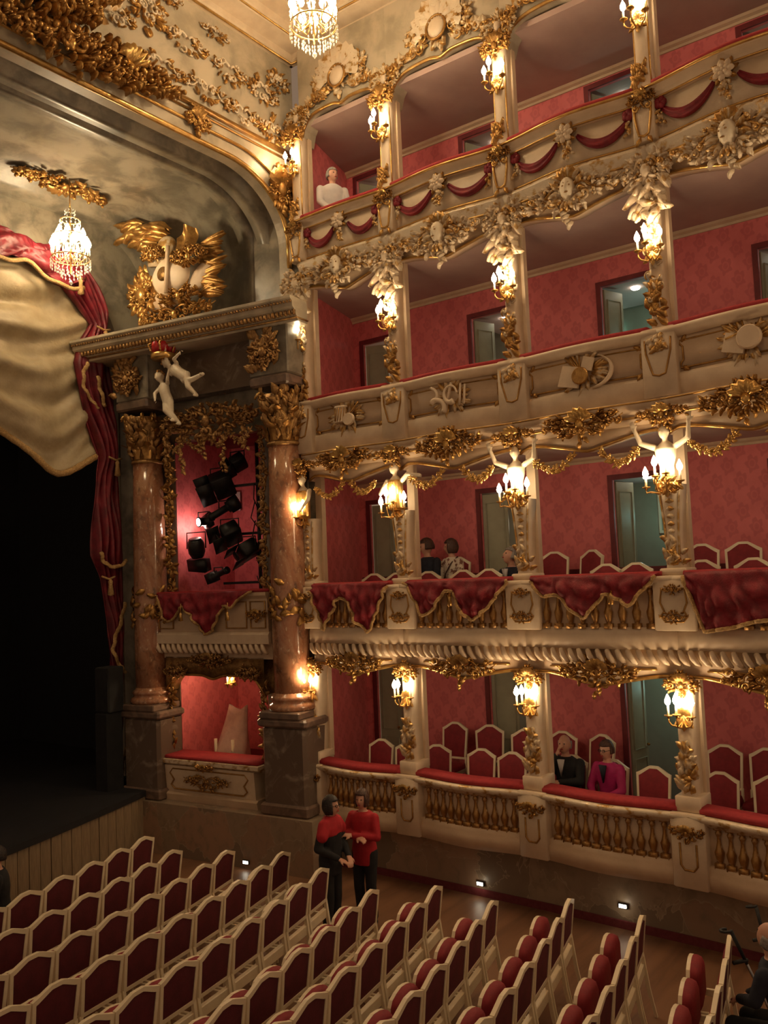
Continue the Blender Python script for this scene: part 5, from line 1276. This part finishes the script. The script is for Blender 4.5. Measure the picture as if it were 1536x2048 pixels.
# top swag
t = thing('curtain_swag', 'crimson swag along the head of the stage opening', 'curtain', (0, 12.38, 0)); rows = []
for i in range(41):
    u = i / 40; x = 4.6 + 3.75 * u; zc = 9.62 - .30 * u ** 3 + .05 * sin(u * 20); h = .20 + .04 * sin(u * 23)
    rows.append([(x, -.10 - .12 * max(0, sin(q)) - .045 * sin(q * 5 + u * 34 + 2 * sin(u * 17)) - .03 * sin(u * 60 + q * 2), zc + h * cos(q) + .03 * sin(u * 44 + q * 3)) for q in (2 * PI * j / 22 for j in range(22))])
m = MB(); m.grid(rows, cv=True); m.build('cloth', 'curtain_red', t)
f = MB(); f.tube([(r[8][0], -.2, r[8][2] - .13) for r in rows], .035, 8); f.build('fringe', 'fringe', t)
# cream festoon
t = thing('cream_curtain', 'heavy cream satin curtain looped up into a swag with gold fringe', 'curtain', (0, 12.5, 0)); rows = []
R_edge = [(9.45, 8.05), (9.1, 8.35), (8.75, 8.62), (8.4, 8.50), (8.0, 8.36), (7.6, 8.46), (7.2, 8.58), (6.8, 8.66), (6.45, 8.70)]
for i in range(61):
    v = i / 60; zr = 9.45 - 3.0 * v; xr = 8.7
    for (z0, a0), (z1, a1) in zip(R_edge, R_edge[1:]):
        if z0 >= zr >= z1: xr = a0 + (a1 - a0) * (z0 - zr) / (z0 - z1)
    r = []
    for j in range(61):
        u = j / 60; x = 3.6 + (xr + .1 - 3.6) * u
        drop_ = (.55 * v + .9 * v * v) * math.exp(-((x - 8.0) / .45) ** 2) * .24
        zl = 9.5 - (1.0 + .5 * (x - 3.6)) * v
        z = zl + (zr - zl) * max(0, (u - .55) / .45) ** 1.5 - drop_ * .9
        ph = v * 26 - 7.0 * sin(PI * (.15 + .85 * u)) - 5 * u
        r.append((x, -.12 * sin(ph) * (.35 + .65 * sin(PI * min(1, u + .08)) ** .5) - .03 * sin(ph * 2.3 + u * 12) - .02 * sin(u * 40 + v * 9), z))
    rows.append(r)
m = MB(); m.grid(rows); o = m.build('cloth', 'curtain_cream', t); o.modifiers.new('thick', 'SOLIDIFY').thickness = .012
f = MB(); f.tube([(p[0], p[1] - .02, p[2] - .02) for p in rows[-1]], [.05 + .008 * (k % 2) for k in range(61)], 8); f.build('fringe', 'fringe', t)
# ================================================================== chairs
def camel(w, zb, zs, zp, n=16):
    """outline of a back from bottom left, up, over the humped top, down to bottom right"""
    def hump(s):
        q = min(1, max(0, (1 - s - .02) / .74)); return .85 * q + .15 * q * q * (3 - 2 * q)
    top = [(-w + 2 * w * i / n, zs + (zp - zs) * hump(abs(-1 + 2 * i / n))) for i in range(n + 1)]
    return [(-w * .93, zb)] + top + [(w * .93, zb)]
def frame_mesh(name, w, zb, zs, zp, th, dp, lean):
    O = camel(w, zb, zs, zp); I = camel(w - th, zb + th, zs - th, zp - th); m = MB()
    ly = lambda z: lean * (z - zb) / (zp - zb)
    rows = []
    for (xo, zo), (xi, zi) in zip(O, I):
        rows.append([(xo, ly(zo) - dp, zo), (xi, ly(zi) - dp, zi), (xi, ly(zi) + dp, zi), (xo, ly(zo) + dp, zo)])
    m.grid(rows, cu=True, cv=True); return m.mesh(name, False)
def panel_mesh(name, w, zb, zs, zp, th, y, puff, lean):
    I = camel(w - th, zb + th, zs - th, zp - th); m = MB(); n = len(I); cz = (zb + zs) / 2; rows = []
    for k in (1.0, .85, .5, .12):
        rows.append([(x * k, lean * (cz + (z - cz) * k - zb) / (zp - zb) + y + puff * (1 - k ** 3), cz + (z - cz) * k) for x, z in I])
    m.grid(rows, cv=True); m.f.append(tuple(range(3 * n, 4 * n))); return m.mesh(name)
# ---- tip-up parterre chair; front towards local -y
PB = dict(w=.238, zb=.545, zs=.90, zp=.968)
p_frame = frame_mesh('back_frame', th=.036, dp=.018, lean=.05, **PB)
p_rear = panel_mesh('back_panel', th=.028, y=.010, puff=.008, lean=.05, **PB)
p_front = panel_mesh('back_cushion', th=.028, y=-.010, puff=-.035, lean=.05, **PB)
m = MB()
p_rail = MB().bbox(-.235, .235, -.03, .02, .37, .47, .006).mesh('seat_rail', False)
legm = MB(); legm.grid([[(sx * a, y + sy * a, z) for sx, sy in ((-1, -1), (1, -1), (1, 1), (-1, 1))] for z, y, a in ((0, .10, .014), (.25, .045, .017), (.57, .0, .018))], cv=True); legm.f.append((3, 2, 1, 0)); p_rleg = legm.mesh('leg', False)
legm = MB(); legm.grid([[(sx * a, y + sy * a, z) for sx, sy in ((-1, -1), (1, -1), (1, 1), (-1, 1))] for z, y, a in ((0, -.40, .013), (.40, -.38, .019))], cv=True); legm.f.append((3, 2, 1, 0)); p_fleg = legm.mesh('leg', False)
p_side = MB().bbox(-.013, .013, -.40, 0, .36, .42, .005).mesh('side_rail', False)
# folded seat: white underside board to the front, red cushion behind it
def seat_outline(k, h): return [(.205 * k * x, h * k * z) for x, z in ((-1, -1), (-1, .55), (-.82, .80), (-.45, .93), (0, 1), (.45, .93), (.82, .80), (1, .55), (1, -1))]
m = MB(); m.prism([(x, .575 + z) for x, z in seat_outline(1, .185)], -.30, -.268); p_board = m.mesh('seat_board', False)
m = MB(); S0 = seat_outline(1, .183); rows = [[(x * k, y, .575 + z * k) for x, z in S0] for y, k in ((-.268, 1.0), (-.235, 1.0), (-.20, .93), (-.18, .75), (-.172, .4))]
m.grid(rows, cv=True); m.f.append(tuple(range(36, 45))); p_seat = m.mesh('seat_cushion')
def parterre_chair(label, x, y, rz):
    t = thing('theatre_chair', label, 'chair', (x, y, 0), rz, 'parterre chairs')
    b = put('back_frame', p_frame, 'white_paint', t)
    put('back_panel', p_rear, 'seat_cloth', b); put('back_cushion', p_front, 'seat_cloth_front', b)
    put('seat_rail', p_rail, 'white_paint', t)
    for sx in (-1, 1):
        put('leg', p_rleg, 'white_paint', t, (sx * .215, 0, 0)); put('leg', p_fleg, 'white_paint', t, (sx * .215, 0, 0)); put('side_rail', p_side, 'white_paint', t, (sx * .215, 0, 0))
    s = put('seat_board', p_board, 'white_paint', t); put('seat_cushion', p_seat, 'seat_cloth_front', s)
    return t
ROWS = [(7.32, 9.42, .30), (7.14, 8.65, .28), (7.45, 8.05, .29), (7.75, 7.41, .28), (7.55, 6.63, .27), (7.31, 5.74, .25), (7.73, 5.22, .24), (7.67, 4.52, .24), (8.09, 3.90, .23), (8.05, 3.16, .21), (8.01, 2.37, .20), (8.00, 1.62, .19)]
def in_frame(x, y, z, mg=60):
    d = Vector((x, y, z - CAM_Z)); f = d.dot(fw)
    if f < .5: return False
    px = 768 + FPX * d.dot(rt) / f; py = 1024 - FPX * d.dot(up) / f
    return -mg < px < 1536 + mg and -mg < py < 2048 + mg
rown = ['front', 'second', 'third', 'fourth', 'fifth', 'sixth', 'seventh', 'eighth', 'ninth', 'tenth', 'eleventh', 'twelfth']
CT = 0; CNT = ['first', 'second', 'third', 'fourth', 'fifth', 'sixth', 'seventh', 'eighth', 'ninth', 'tenth', 'eleventh', 'twelfth', 'thirteenth', 'fourteenth']
for r, (xe, ye, s0) in enumerate(ROWS):
    k = 0; tt = 0.0; xx, yy = xe, ye
    while k < 14:
        sl = s0 - .05 * (xe - xx); a = math.atan(sl); cx, cy = xx - .243 * cos(a), yy - .243 * sin(a)
        if in_frame(cx, cy, .9):
            if r == 11 and k > 1: break
            place = ('at the wall end of' if k == 0 else CNT[k] + ' from the wall end of')
            parterre_chair('red tip-up theatre chair, %s the %s parterre row' % (place, rown[r]), cx, cy, PI + a); CT += 1
        xx -= .487 * cos(a); yy -= .487 * sin(a); k += 1
print('parterre chairs', CT)
# ---- armless box chairs
BB = dict(w=.215, zb=.53, zs=.97, zp=1.06)
b_frame = frame_mesh('back_frame', th=.030, dp=.016, lean=.08, **BB)
b_front = panel_mesh('back_cushion', th=.028, y=-.012, puff=-.028, lean=.08, **BB); b_rear = panel_mesh('back_panel', th=.028, y=.012, puff=.006, lean=.08, **BB)
m = MB(); rows = [[(.225 * k * x, -.22 + .21 * k * y, z) for x, y in ((-.85, 1), (.85, 1), (.98, .5), (1, -.7), (.8, -1), (-.8, -1), (-1, -.7), (-.98, .5))] for z, k in ((.41, 1), (.44, 1.0), (.475, .96), (.49, .8), (.495, .3))]
m.grid(rows, cv=True); m.f.append(tuple(range(32, 40))); b_seat = m.mesh('seat_cushion')
m = MB(); m.grid([[(.232 * x, -.22 + .218 * y, z - (.03 if abs(x) < .9 and z < .4 else 0)) for x, y in ((-.85, 1), (.85, 1), (.98, .5), (1, -.7), (.8, -1), (0, -1.04), (-.8, -1), (-1, -.7), (-.98, .5))] for z in (.365, .42)], cv=True); b_rail = m.mesh('seat_rail', False)
b_fleg = MB().tube([(0, 0, .40), (.0, -.025, .30), (.0, -.012, .16), (0, .0, .05), (0, -.02, 0)], [.026, .024, .015, .012, .016], 8).mesh('leg')
b_rleg = MB().tube([(0, 0, .56), (0, -.01, .4), (0, .03, .18), (0, .08, 0)], [.018, .02, .016, .014], 8).mesh('leg')
def box_chair(label, x, y, z, rz, group):
    t = thing('box_chair', label, 'chair', (x, y, z), rz, group)
    b = put('back_frame', b_frame, 'white_paint', t); put('back_panel', b_rear, 'seat_cloth_front', b); put('back_cushion', b_front, 'seat_cloth_front', b)
    put('seat_cushion', b_seat, 'seat_cloth_front', t); put('seat_rail', b_rail, 'white_paint', t)
    for sx in (-1, 1): put('leg', b_fleg, 'white_paint', t, (sx * .19, -.39, 0)); put('leg', b_rleg, 'white_paint', t, (sx * .195, 0, 0))
    return t
F = -PI / 2                                          # facing the hall
def bc(tier, kind, rows_):
    for q, (x, y, da, lb) in enumerate(rows_):
        z = FLOORZ[tier] + (.2 if x > 10.85 else 0)
        box_chair('red white-framed chair, %s, %s' % (TIER[tier], lb), x, y, z, F + da, 'chairs in the ' + TIER[tier])
bc(0, 0, [(10.45, 8.0, .12, 'first bay, nearer the stage'), (10.45, 7.50, .15, 'first bay, beside the second pillar'), (10.45, 6.98, .45, 'second bay, just past the second pillar'), (10.47, 6.27, .12, 'second bay, by the rail in the middle'), (10.45, 5.78, .10, 'second bay, by the rail near the third pillar'),
           (11.15, 7.12, .05, 'second bay, at the back wall facing the hall'), (11.15, 6.50, .35, 'second bay, at the back with a black bag on it'), (11.05, 5.88, .1, 'at the back behind the third pillar'),
           (11.12, 5.34, .1, 'third bay, at the back behind the person in black'), (11.12, 4.78, -.3, 'third bay, at the back behind the person in magenta'), (10.62, 4.98, .1, 'third bay, under the person in black'), (10.60, 4.42, -.1, 'third bay, under the person in magenta'), (10.45, 3.84, .0, 'third bay, alone by the rail'),
           (11.1, 3.16, .05, 'fourth bay, at the back near the fourth pillar'), (10.5, 3.06, .1, 'fourth bay, by the rail near the fourth pillar'), (11.1, 2.66, .0, 'fourth bay, at the back further on'), (10.55, 2.50, .0, 'fourth bay, by the rail further on')])
bc(1, 0, [(10.4, 7.98, .1, 'first bay, nearer the stage'), (10.4, 7.54, .1, 'first bay, beside the second pillar'), (10.4, 6.98, .1, 'second bay, just past the second pillar'), (10.4, 6.40, .0, 'second bay, in front of the person in the floral top'), (10.4, 5.98, .0, 'second bay, beside the grey-haired person'),
           (11.08, 7.34, .2, 'second bay, under the person in the dark shirt'), (11.05, 6.87, .2, 'second bay, under the person in the floral top'), (10.8, 5.68, .35, 'second bay, under the grey-haired person'),
           (11.05, 5.28, .1, 'third bay, at the back near the third pillar'), (11.05, 4.75, -.4, 'third bay, at the back turned aside'), (10.4, 4.27, .0, 'third bay, by the rail'), (10.4, 3.88, .0, 'third bay, by the rail in front of the open door'),
           (11.0, 3.24, .1, 'fourth bay, at the back near the fourth pillar'), (10.4, 3.08, .0, 'fourth bay, by the rail near the fourth pillar'), (11.0, 2.74, .1, 'fourth bay, at the back further on'), (10.4, 2.50, .0, 'fourth bay, by the rail further on')])
o = MB(); o.ball((0, 0, .07), .16, 14, (1, .6, .55)); o.tube([(-.08, 0, .1), (-.05, 0, .2), (.05, 0, .2), (.08, 0, .1)], .01, 6)
tag(o.build('handbag', 'black_cloth', None, (10.97, 6.46, FLOORZ[0] + .2 + .5)), 'small black bag lying on a parterre-box chair', 'bag')

# ================================================================== people (front towards local -y)
def person(label, loc, rz, H=1.7, sit=False, lean=(0, 0), yaw=0, nod=0, arms=None, top='cloth_black', legs='cloth_black', hair='hair_brown', style='short', yoke=None, collar=None, glasses=False, bald=False, tilt=0, seat_h=.47, hands=True, fem=False):
    t = thing('person', label, 'person', loc, rz, 'theatre visitors'); k = H / 1.7; b = MB()
    hz = (seat_h / k + .09) if sit else .92
    def V(x, y, z): u = max(0, min(1, (z - hz) / .5)); return Vector((x + lean[0] * u, y + lean[1] * u, z)) * k
    zs, zn = hz + .47, hz + .53; hc = V(0, -.02, hz + .66); sw = .165 if fem else .19
    def torso(m, g, bottom=-.06):
        S = [(bottom, .14, .10), (.04, .15, .105), (.16, .128 if fem else .145, .095), (.30, .15, .11), (.40, .165, .105), (.47, .14, .085), (.51, .07, .06)]
        loft(m, [(V(0, 0, hz + z), (rx + g) * k, (ry + g) * k) for z, rx, ry in S], 20)
    torso(b, 0); b.capsule(V(0, .0, zs + .01), V(0, -.015, zn + .03), .055 * k, .05 * k)
    R = Matrix.Rotation(yaw, 3, 'Z') @ Matrix.Rotation(-nod, 3, 'X') @ Matrix.Rotation(tilt, 3, 'Y')
    head(b, hc, R, k)
    A = arms or [((-.24, -.06, zs - .27), (-.20, -.22, zs - .42)), ((.24, -.06, zs - .27), (.20, -.22, zs - .42))]
    sl = MB(); torso(sl, .026 if not sit else .016, -.15 if not sit else -.06)
    for s_, (el, wr) in zip((-1, 1), A):
        sh = V(s_ * sw, 0, zs - .035); el, wr = V(*el), V(*wr)
        b.capsule(sh, el, .046 * k, .038 * k); b.capsule(el, wr, .038 * k, .026 * k)
        sl.capsule(sh, el, .066 * k, .054 * k); d = (wr - el); sl.capsule(el, el + d * .93, .054 * k, .040 * k)
        if hands: hand(b, wr, d, (0, -.4, 1), k, .6, -s_)
    lg = MB(); sh_ = MB()
    for s_ in (-1, 1):
        hp = Vector((s_ * .09, 0, hz)) * k
        if sit: kn, an = Vector((s_ * .11, -.43, seat_h / k + .04)) * k, Vector((s_ * .12, -.45, .09)) * k
        else: kn, an = Vector((s_ * .09, -.02, .50)) * k, Vector((s_ * .09, .02, .09)) * k
        b.capsule(hp, kn, .08 * k, .055 * k); b.capsule(kn, an, .053 * k, .036 * k); b.capsule(an, an + Vector((0, -.13, -.05)) * k, .038 * k, .028 * k)
        lg.capsule(hp, kn, .098 * k, .07 * k); lg.capsule(kn, an + Vector((0, 0, .03)), .072 * k, .062 * k)
        sh_.capsule(an + Vector((0, .02, -.045)) * k, an + Vector((0, -.15, -.052)) * k, .045 * k, .038 * k)
    loft(lg, [(Vector((0, 0, hz - .08)) * k, .16 * k, .12 * k), (Vector((0, 0, hz + .05)) * k, .165 * k, .12 * k), (Vector((0, 0, hz + .10)) * k, .15 * k, .11 * k)])
    remeshed(b, 'body', 'skin', t, .010, None, 3)
    remeshed(sl, 'top', top, t, .013, None, 5); remeshed(lg, 'trousers', legs, t, .016, None, 5); remeshed(sh_, 'shoes', 'rubber', t, .014, None, 3)
    if yoke:
        y = MB(); loft(y, [(V(0, -.0, hz + .33), .20 * k, .135 * k), (V(0, 0, hz + .42), .205 * k, .13 * k), (V(0, 0, hz + .48), .165 * k, .11 * k), (V(0, -.005, hz + .55), .085 * k, .078 * k)], 20)
        for s_ in (-1, 1): y.capsule(V(s_ * .13, 0, zs - .02), V(s_ * .215, -.02, zs - .12), .085 * k, .075 * k)
        remeshed(y, 'shoulder_wrap', yoke, t, .013, None, 4)
    if collar:
        y = MB(); y.prism([(-.05, .0), (.05, .0), (.0, -.22)], -.03, .0); o = y.build('shirt_front', collar, t, V(0, -.118, hz + .49)); 
    # hair
    if hair:
        h = MB(); nu, nv = 28, 20; thick = 1.10 if style != 'thin' else 1.04; vv = {}
        for i in range(nv + 1):
            p = PI * i / nv
            for j in range(nu):
                a = 2 * PI * j / nu; x, y, z = sin(p) * sin(a), -sin(p) * cos(a), cos(p)
                wv = 1 + .03 * sin(a * 9 + p * 7)
                vv[i, j] = hc + R @ Vector((.080 * x * thick * wv, .100 * y * thick * wv + .004, .1175 * z * thick * wv + .004)) * k
        def keep(i, j):
            p = PI * (i + .5) / nv; a = 2 * PI * (j + .5) / nu; y, z, x = -sin(p) * cos(a), cos(p), sin(p) * sin(a)
            if bald: return -.5 < z < .35 and y > -.1
            low = -.25 if style in ('short', 'thin') else -.75
            fr = .52 + .0 * x
            return (z > fr) or (z > low and y > (-.15 if style != 'bob' else -.42)) or (style == 'bob' and z > -.55 and abs(x) > .70 and y > -.62)
        idx = {}
        def vid(q):
            if q not in idx: idx[q] = len(h.v); h.v.append(tuple(vv[q]))
            return idx[q]
        for i in range(nv):
            for j in range(nu):
                if keep(i, j): h.f.append((vid((i, j)), vid((i + 1, j)), vid((i + 1, (j + 1) % nu)), vid((i, (j + 1) % nu))))
        o = h.build('hair', hair, t); sd = o.modifiers.new('thick', 'SOLIDIFY'); sd.thickness = .02 * k; sd.offset = -.2
    e = MB()
    for s_ in (-1, 1): e.ball(hc + R @ Vector((s_ * .028, -.082, .008)) * k, .010 * k, 8)
    e.build('eyes', 'spectacle', t)
    lp = MB(); lp.ball(hc + R @ Vector((0, -.094, -.056)) * k, .022 * k, 8, (1, .3, .3)); lp.build('lips', 'jewel_red', t)
    if glasses:
        g = MB()
        for s_ in (-1, 1):
            g.tube([hc + R @ Vector((s_ * .032 + .022 * cos(a), -.101, .008 + .018 * sin(a))) * k for a in xs(0, 2 * PI - .5, 11)], .003, 5, closed=True)
            g.tube([hc + R @ Vector((s_ * .054, -.1, .01)) * k, hc + R @ Vector((s_ * .083, .0, .012)) * k], .003, 5)
        g.tube([hc + R @ Vector((-.01, -.102, .01)) * k, hc + R @ Vector((.01, -.102, .01)) * k], .003, 5); g.build('spectacles', 'spectacle', t)
    return t
def face(dx, dy): return math.atan2(dy, dx) + PI / 2    # local -y towards (dx, dy)
W1, W2 = (7.82, 6.78), (8.32, 6.66)
person('person standing in black with a scarlet shoulder wrap, glasses and short black hair, hands folded', (*W1, 0), face(.15, -1), 1.62, False, (0, -.02), .0, .08, [((-.25, .02, 1.13), (-.12, -.20, 1.0)), ((.25, -.02, 1.13), (.06, -.23, .98))], 'cloth_black', 'cloth_black', 'hair_black', 'bob', 'cloth_scarlet', None, True, fem=True)
person('person standing in a scarlet sweater and black trousers with arms crossed, brown bobbed hair', (*W2, 0), face(-1, -.1), 1.60, False, (0, 0), .15, .05, [((-.24, -.07, 1.14), (.05, -.21, 1.15)), ((.24, -.07, 1.14), (-.03, -.24, 1.18))], 'cloth_scarlet', 'cloth_black', 'hair_brown', 'bob', fem=True)
person('grey-haired person in a pale shirt leaning on the top balcony rail', (10.08, 8.22, FLOORZ[3]), face(-.75, -1), 1.70, False, (0, -.08), .35, .05, [((-.22, -.10, 1.14), (-.10, -.28, .96)), ((.22, -.10, 1.14), (.12, -.28, .96))], 'cloth_white', 'cloth_navy', 'hair_grey', 'thin')
person('person in a dark shirt seated in the lower balcony looking towards the stage', (11.0, 7.32, FLOORZ[1] + .2), face(-1, .25), 1.72, True, (0, -.02), -.75, -.05, None, 'cloth_navy', 'cloth_navy', 'hair_brown', 'short')
floral = person('person in a pale floral top with a shoulder strap and dark bobbed hair, lower balcony', (10.95, 6.84, FLOORZ[1] + .2), face(-1, .35), 1.66, True, (0, -.03), -.6, .0, None, 'cloth_floral', 'cloth_black', 'hair_brown', 'bob', fem=True)
person('grey-haired person in dark suit, white shirt and tie looking down, lower balcony', (10.72, 5.70, FLOORZ[1]), face(-1, .35), 1.70, True, (0, -.06), -.35, .45, None, 'cloth_navy', 'cloth_navy', 'hair_grey', 'short', None, 'cloth_white')
person('balding person in black with hand at chin, seated in the parterre box', (10.55, 4.98, FLOORZ[0]), face(-1, .1), 1.74, True, (0, -.05), .15, .12, [((-.20, -.14, .80), (-.05, -.13, 1.10)), ((.23, -.1, .78), (.02, -.26, .78))], 'cloth_black', 'cloth_black', 'hair_grey', 'thin', None, 'cloth_white', bald=True)
person('person in a magenta jacket with short dark hair and glasses, seated in the parterre box', (10.56, 4.42, FLOORZ[0]), face(-1, .15), 1.66, True, (0, -.04), -.1, .0, [((-.23, -.1, .76), (-.08, -.28, .70)), ((.23, -.1, .76), (.08, -.29, .68))], 'cloth_magenta', 'cloth_navy', 'hair_brown', 'short', None, 'cloth_navy', True, fem=True)
person('pink-skinned balding person in dark navy slumped in the parterre beside crutches', (7.33, 1.70, 0), face(.25, 1), 1.72, True, (-.02, -.14), -.3, .4, [((-.24, -.10, .78), (-.06, -.36, .66)), ((.24, -.10, .78), (.05, -.37, .66))], 'cloth_navy', 'cloth_black', 'hair_grey', 'thin', seat_h=.44, bald=True)
person('person in black seated at the very front by the stage planks', (5.58, 9.98, 0), face(-.9, .6), 1.62, True, (.0, -.03), .3, .1, None, 'cloth_black', 'cloth_black', 'hair_black', 'short', seat_h=.34)
o = thing('stool', 'low dark stool under the person by the stage planks', 'stool', (5.58, 9.98, 0))
MB().bbox(-.2, .2, -.2, .2, .27, .32, .01).build('seat', 'black_cloth', o, None, False)
for sx in (-1, 1):
    for sy in (-1, 1): MB().tube([(sx * .17, sy * .17, 0), (sx * .14, sy * .14, .28)], .016, 8).build('leg', 'black_metal', o)
MB().tube([(.12, -.02, 1.06), (.09, -.13, .96), (.0, -.165, .82), (-.10, -.15, .66)], .012, 6).build('bag_strap', 'hair_brown', floral)

# crutches leaning on the eleventh row
def crutch(label, base, top_):
    t = thing('crutch', label, 'crutch', base, 0, 'forearm crutches'); a, b = Vector((0, 0, 0)), Vector(top_) - Vector(base); d = b.normalized()
    MB().tube([a, a + d * (b.length - .25)], .012, 8).build('shaft', 'steel', t)
    g = a + d * (b.length - .27); s = Vector((-.8, .6, 0))
    MB().tube([g - s * .02, g + s * .12], .017, 8).build('hand_grip', 'rubber', t)
    MB().tube([a + d * (b.length - .3), b], [.014, .018], 8).build('forearm_shaft', 'rubber', t)
    c = MB(); c.tube([b + s * .05 + Vector((0, 0, .01)) + (s * .045 * cos(q) + d.cross(s) * .045 * sin(q)) for q in xs(-2.4, 2.4, 12)], .012, 6); c.build('arm_cuff', 'rubber', t)
    MB().lathe([(.0, 0), (.02, 0), (.017, .04), (.0, .04)], 10).build('rubber_tip', 'rubber', t)
crutch('dark forearm crutch leaning on the end chair of the eleventh row', (7.95, 1.86, 0), (7.66, 2.22, 1.08))
crutch('dark forearm crutch standing upright behind the slumped person', (8.55, 2.05, 0), (8.72, 2.28, .92))

# floor-level guide lamps on the parterre wall
def wall_x(y):
    for (x0, y0), (x1, y1) in zip(pp, pp[1:]):
        if y1 <= y <= y0: return x0 + (x1 - x0) * (y0 - y) / (y0 - y1)
    return pp[0][0]
for q, (y, z) in enumerate(((5.95, .16), (4.02, .26))):
    t = thing('step_lamp', 'small white guide lamp low on the marble parterre wall, %s pillar' % ('between the second and third' if q == 0 else 'between the third and fourth'), 'lamp', (wall_x(y) - .005, y, z), -PI / 2, 'guide lamps')
    MB().bbox(-.06, .06, -.03, .0, -.03, .03, .006).build('housing', 'black_metal', t, None, False); MB().bbox(-.045, .045, -.036, -.028, -.02, .02, .004).build('lens', 'floor_lamp_glass', t, None, False)
    point_light('guide_light', (0, -.1, 0), .25, (1, .85, .6), .03, t)
t = thing('step_lamp', 'small white guide lamp on the wall foot under the stage box', 'lamp', side(-.55, -.43, .10), SRZ, 'guide lamps')
MB().bbox(-.06, .06, -.03, .0, -.03, .03, .006).build('housing', 'black_metal', t, None, False); MB().bbox(-.045, .045, -.036, -.028, -.02, .02, .004).build('lens', 'floor_lamp_glass', t, None, False)

# ================================================================== settle the remeshed bodies into plain meshes
bpy.context.view_layer.update()
dg = bpy.context.evaluated_depsgraph_get()
for o in REM:
    me = bpy.data.meshes.new_from_object(o.evaluated_get(dg)); me.name = o.name
    if not me.materials: me.materials.append(o.data.materials[0])
    me.polygons.foreach_set('use_smooth', [True] * len(me.polygons))
    o.modifiers.clear(); o.data = me
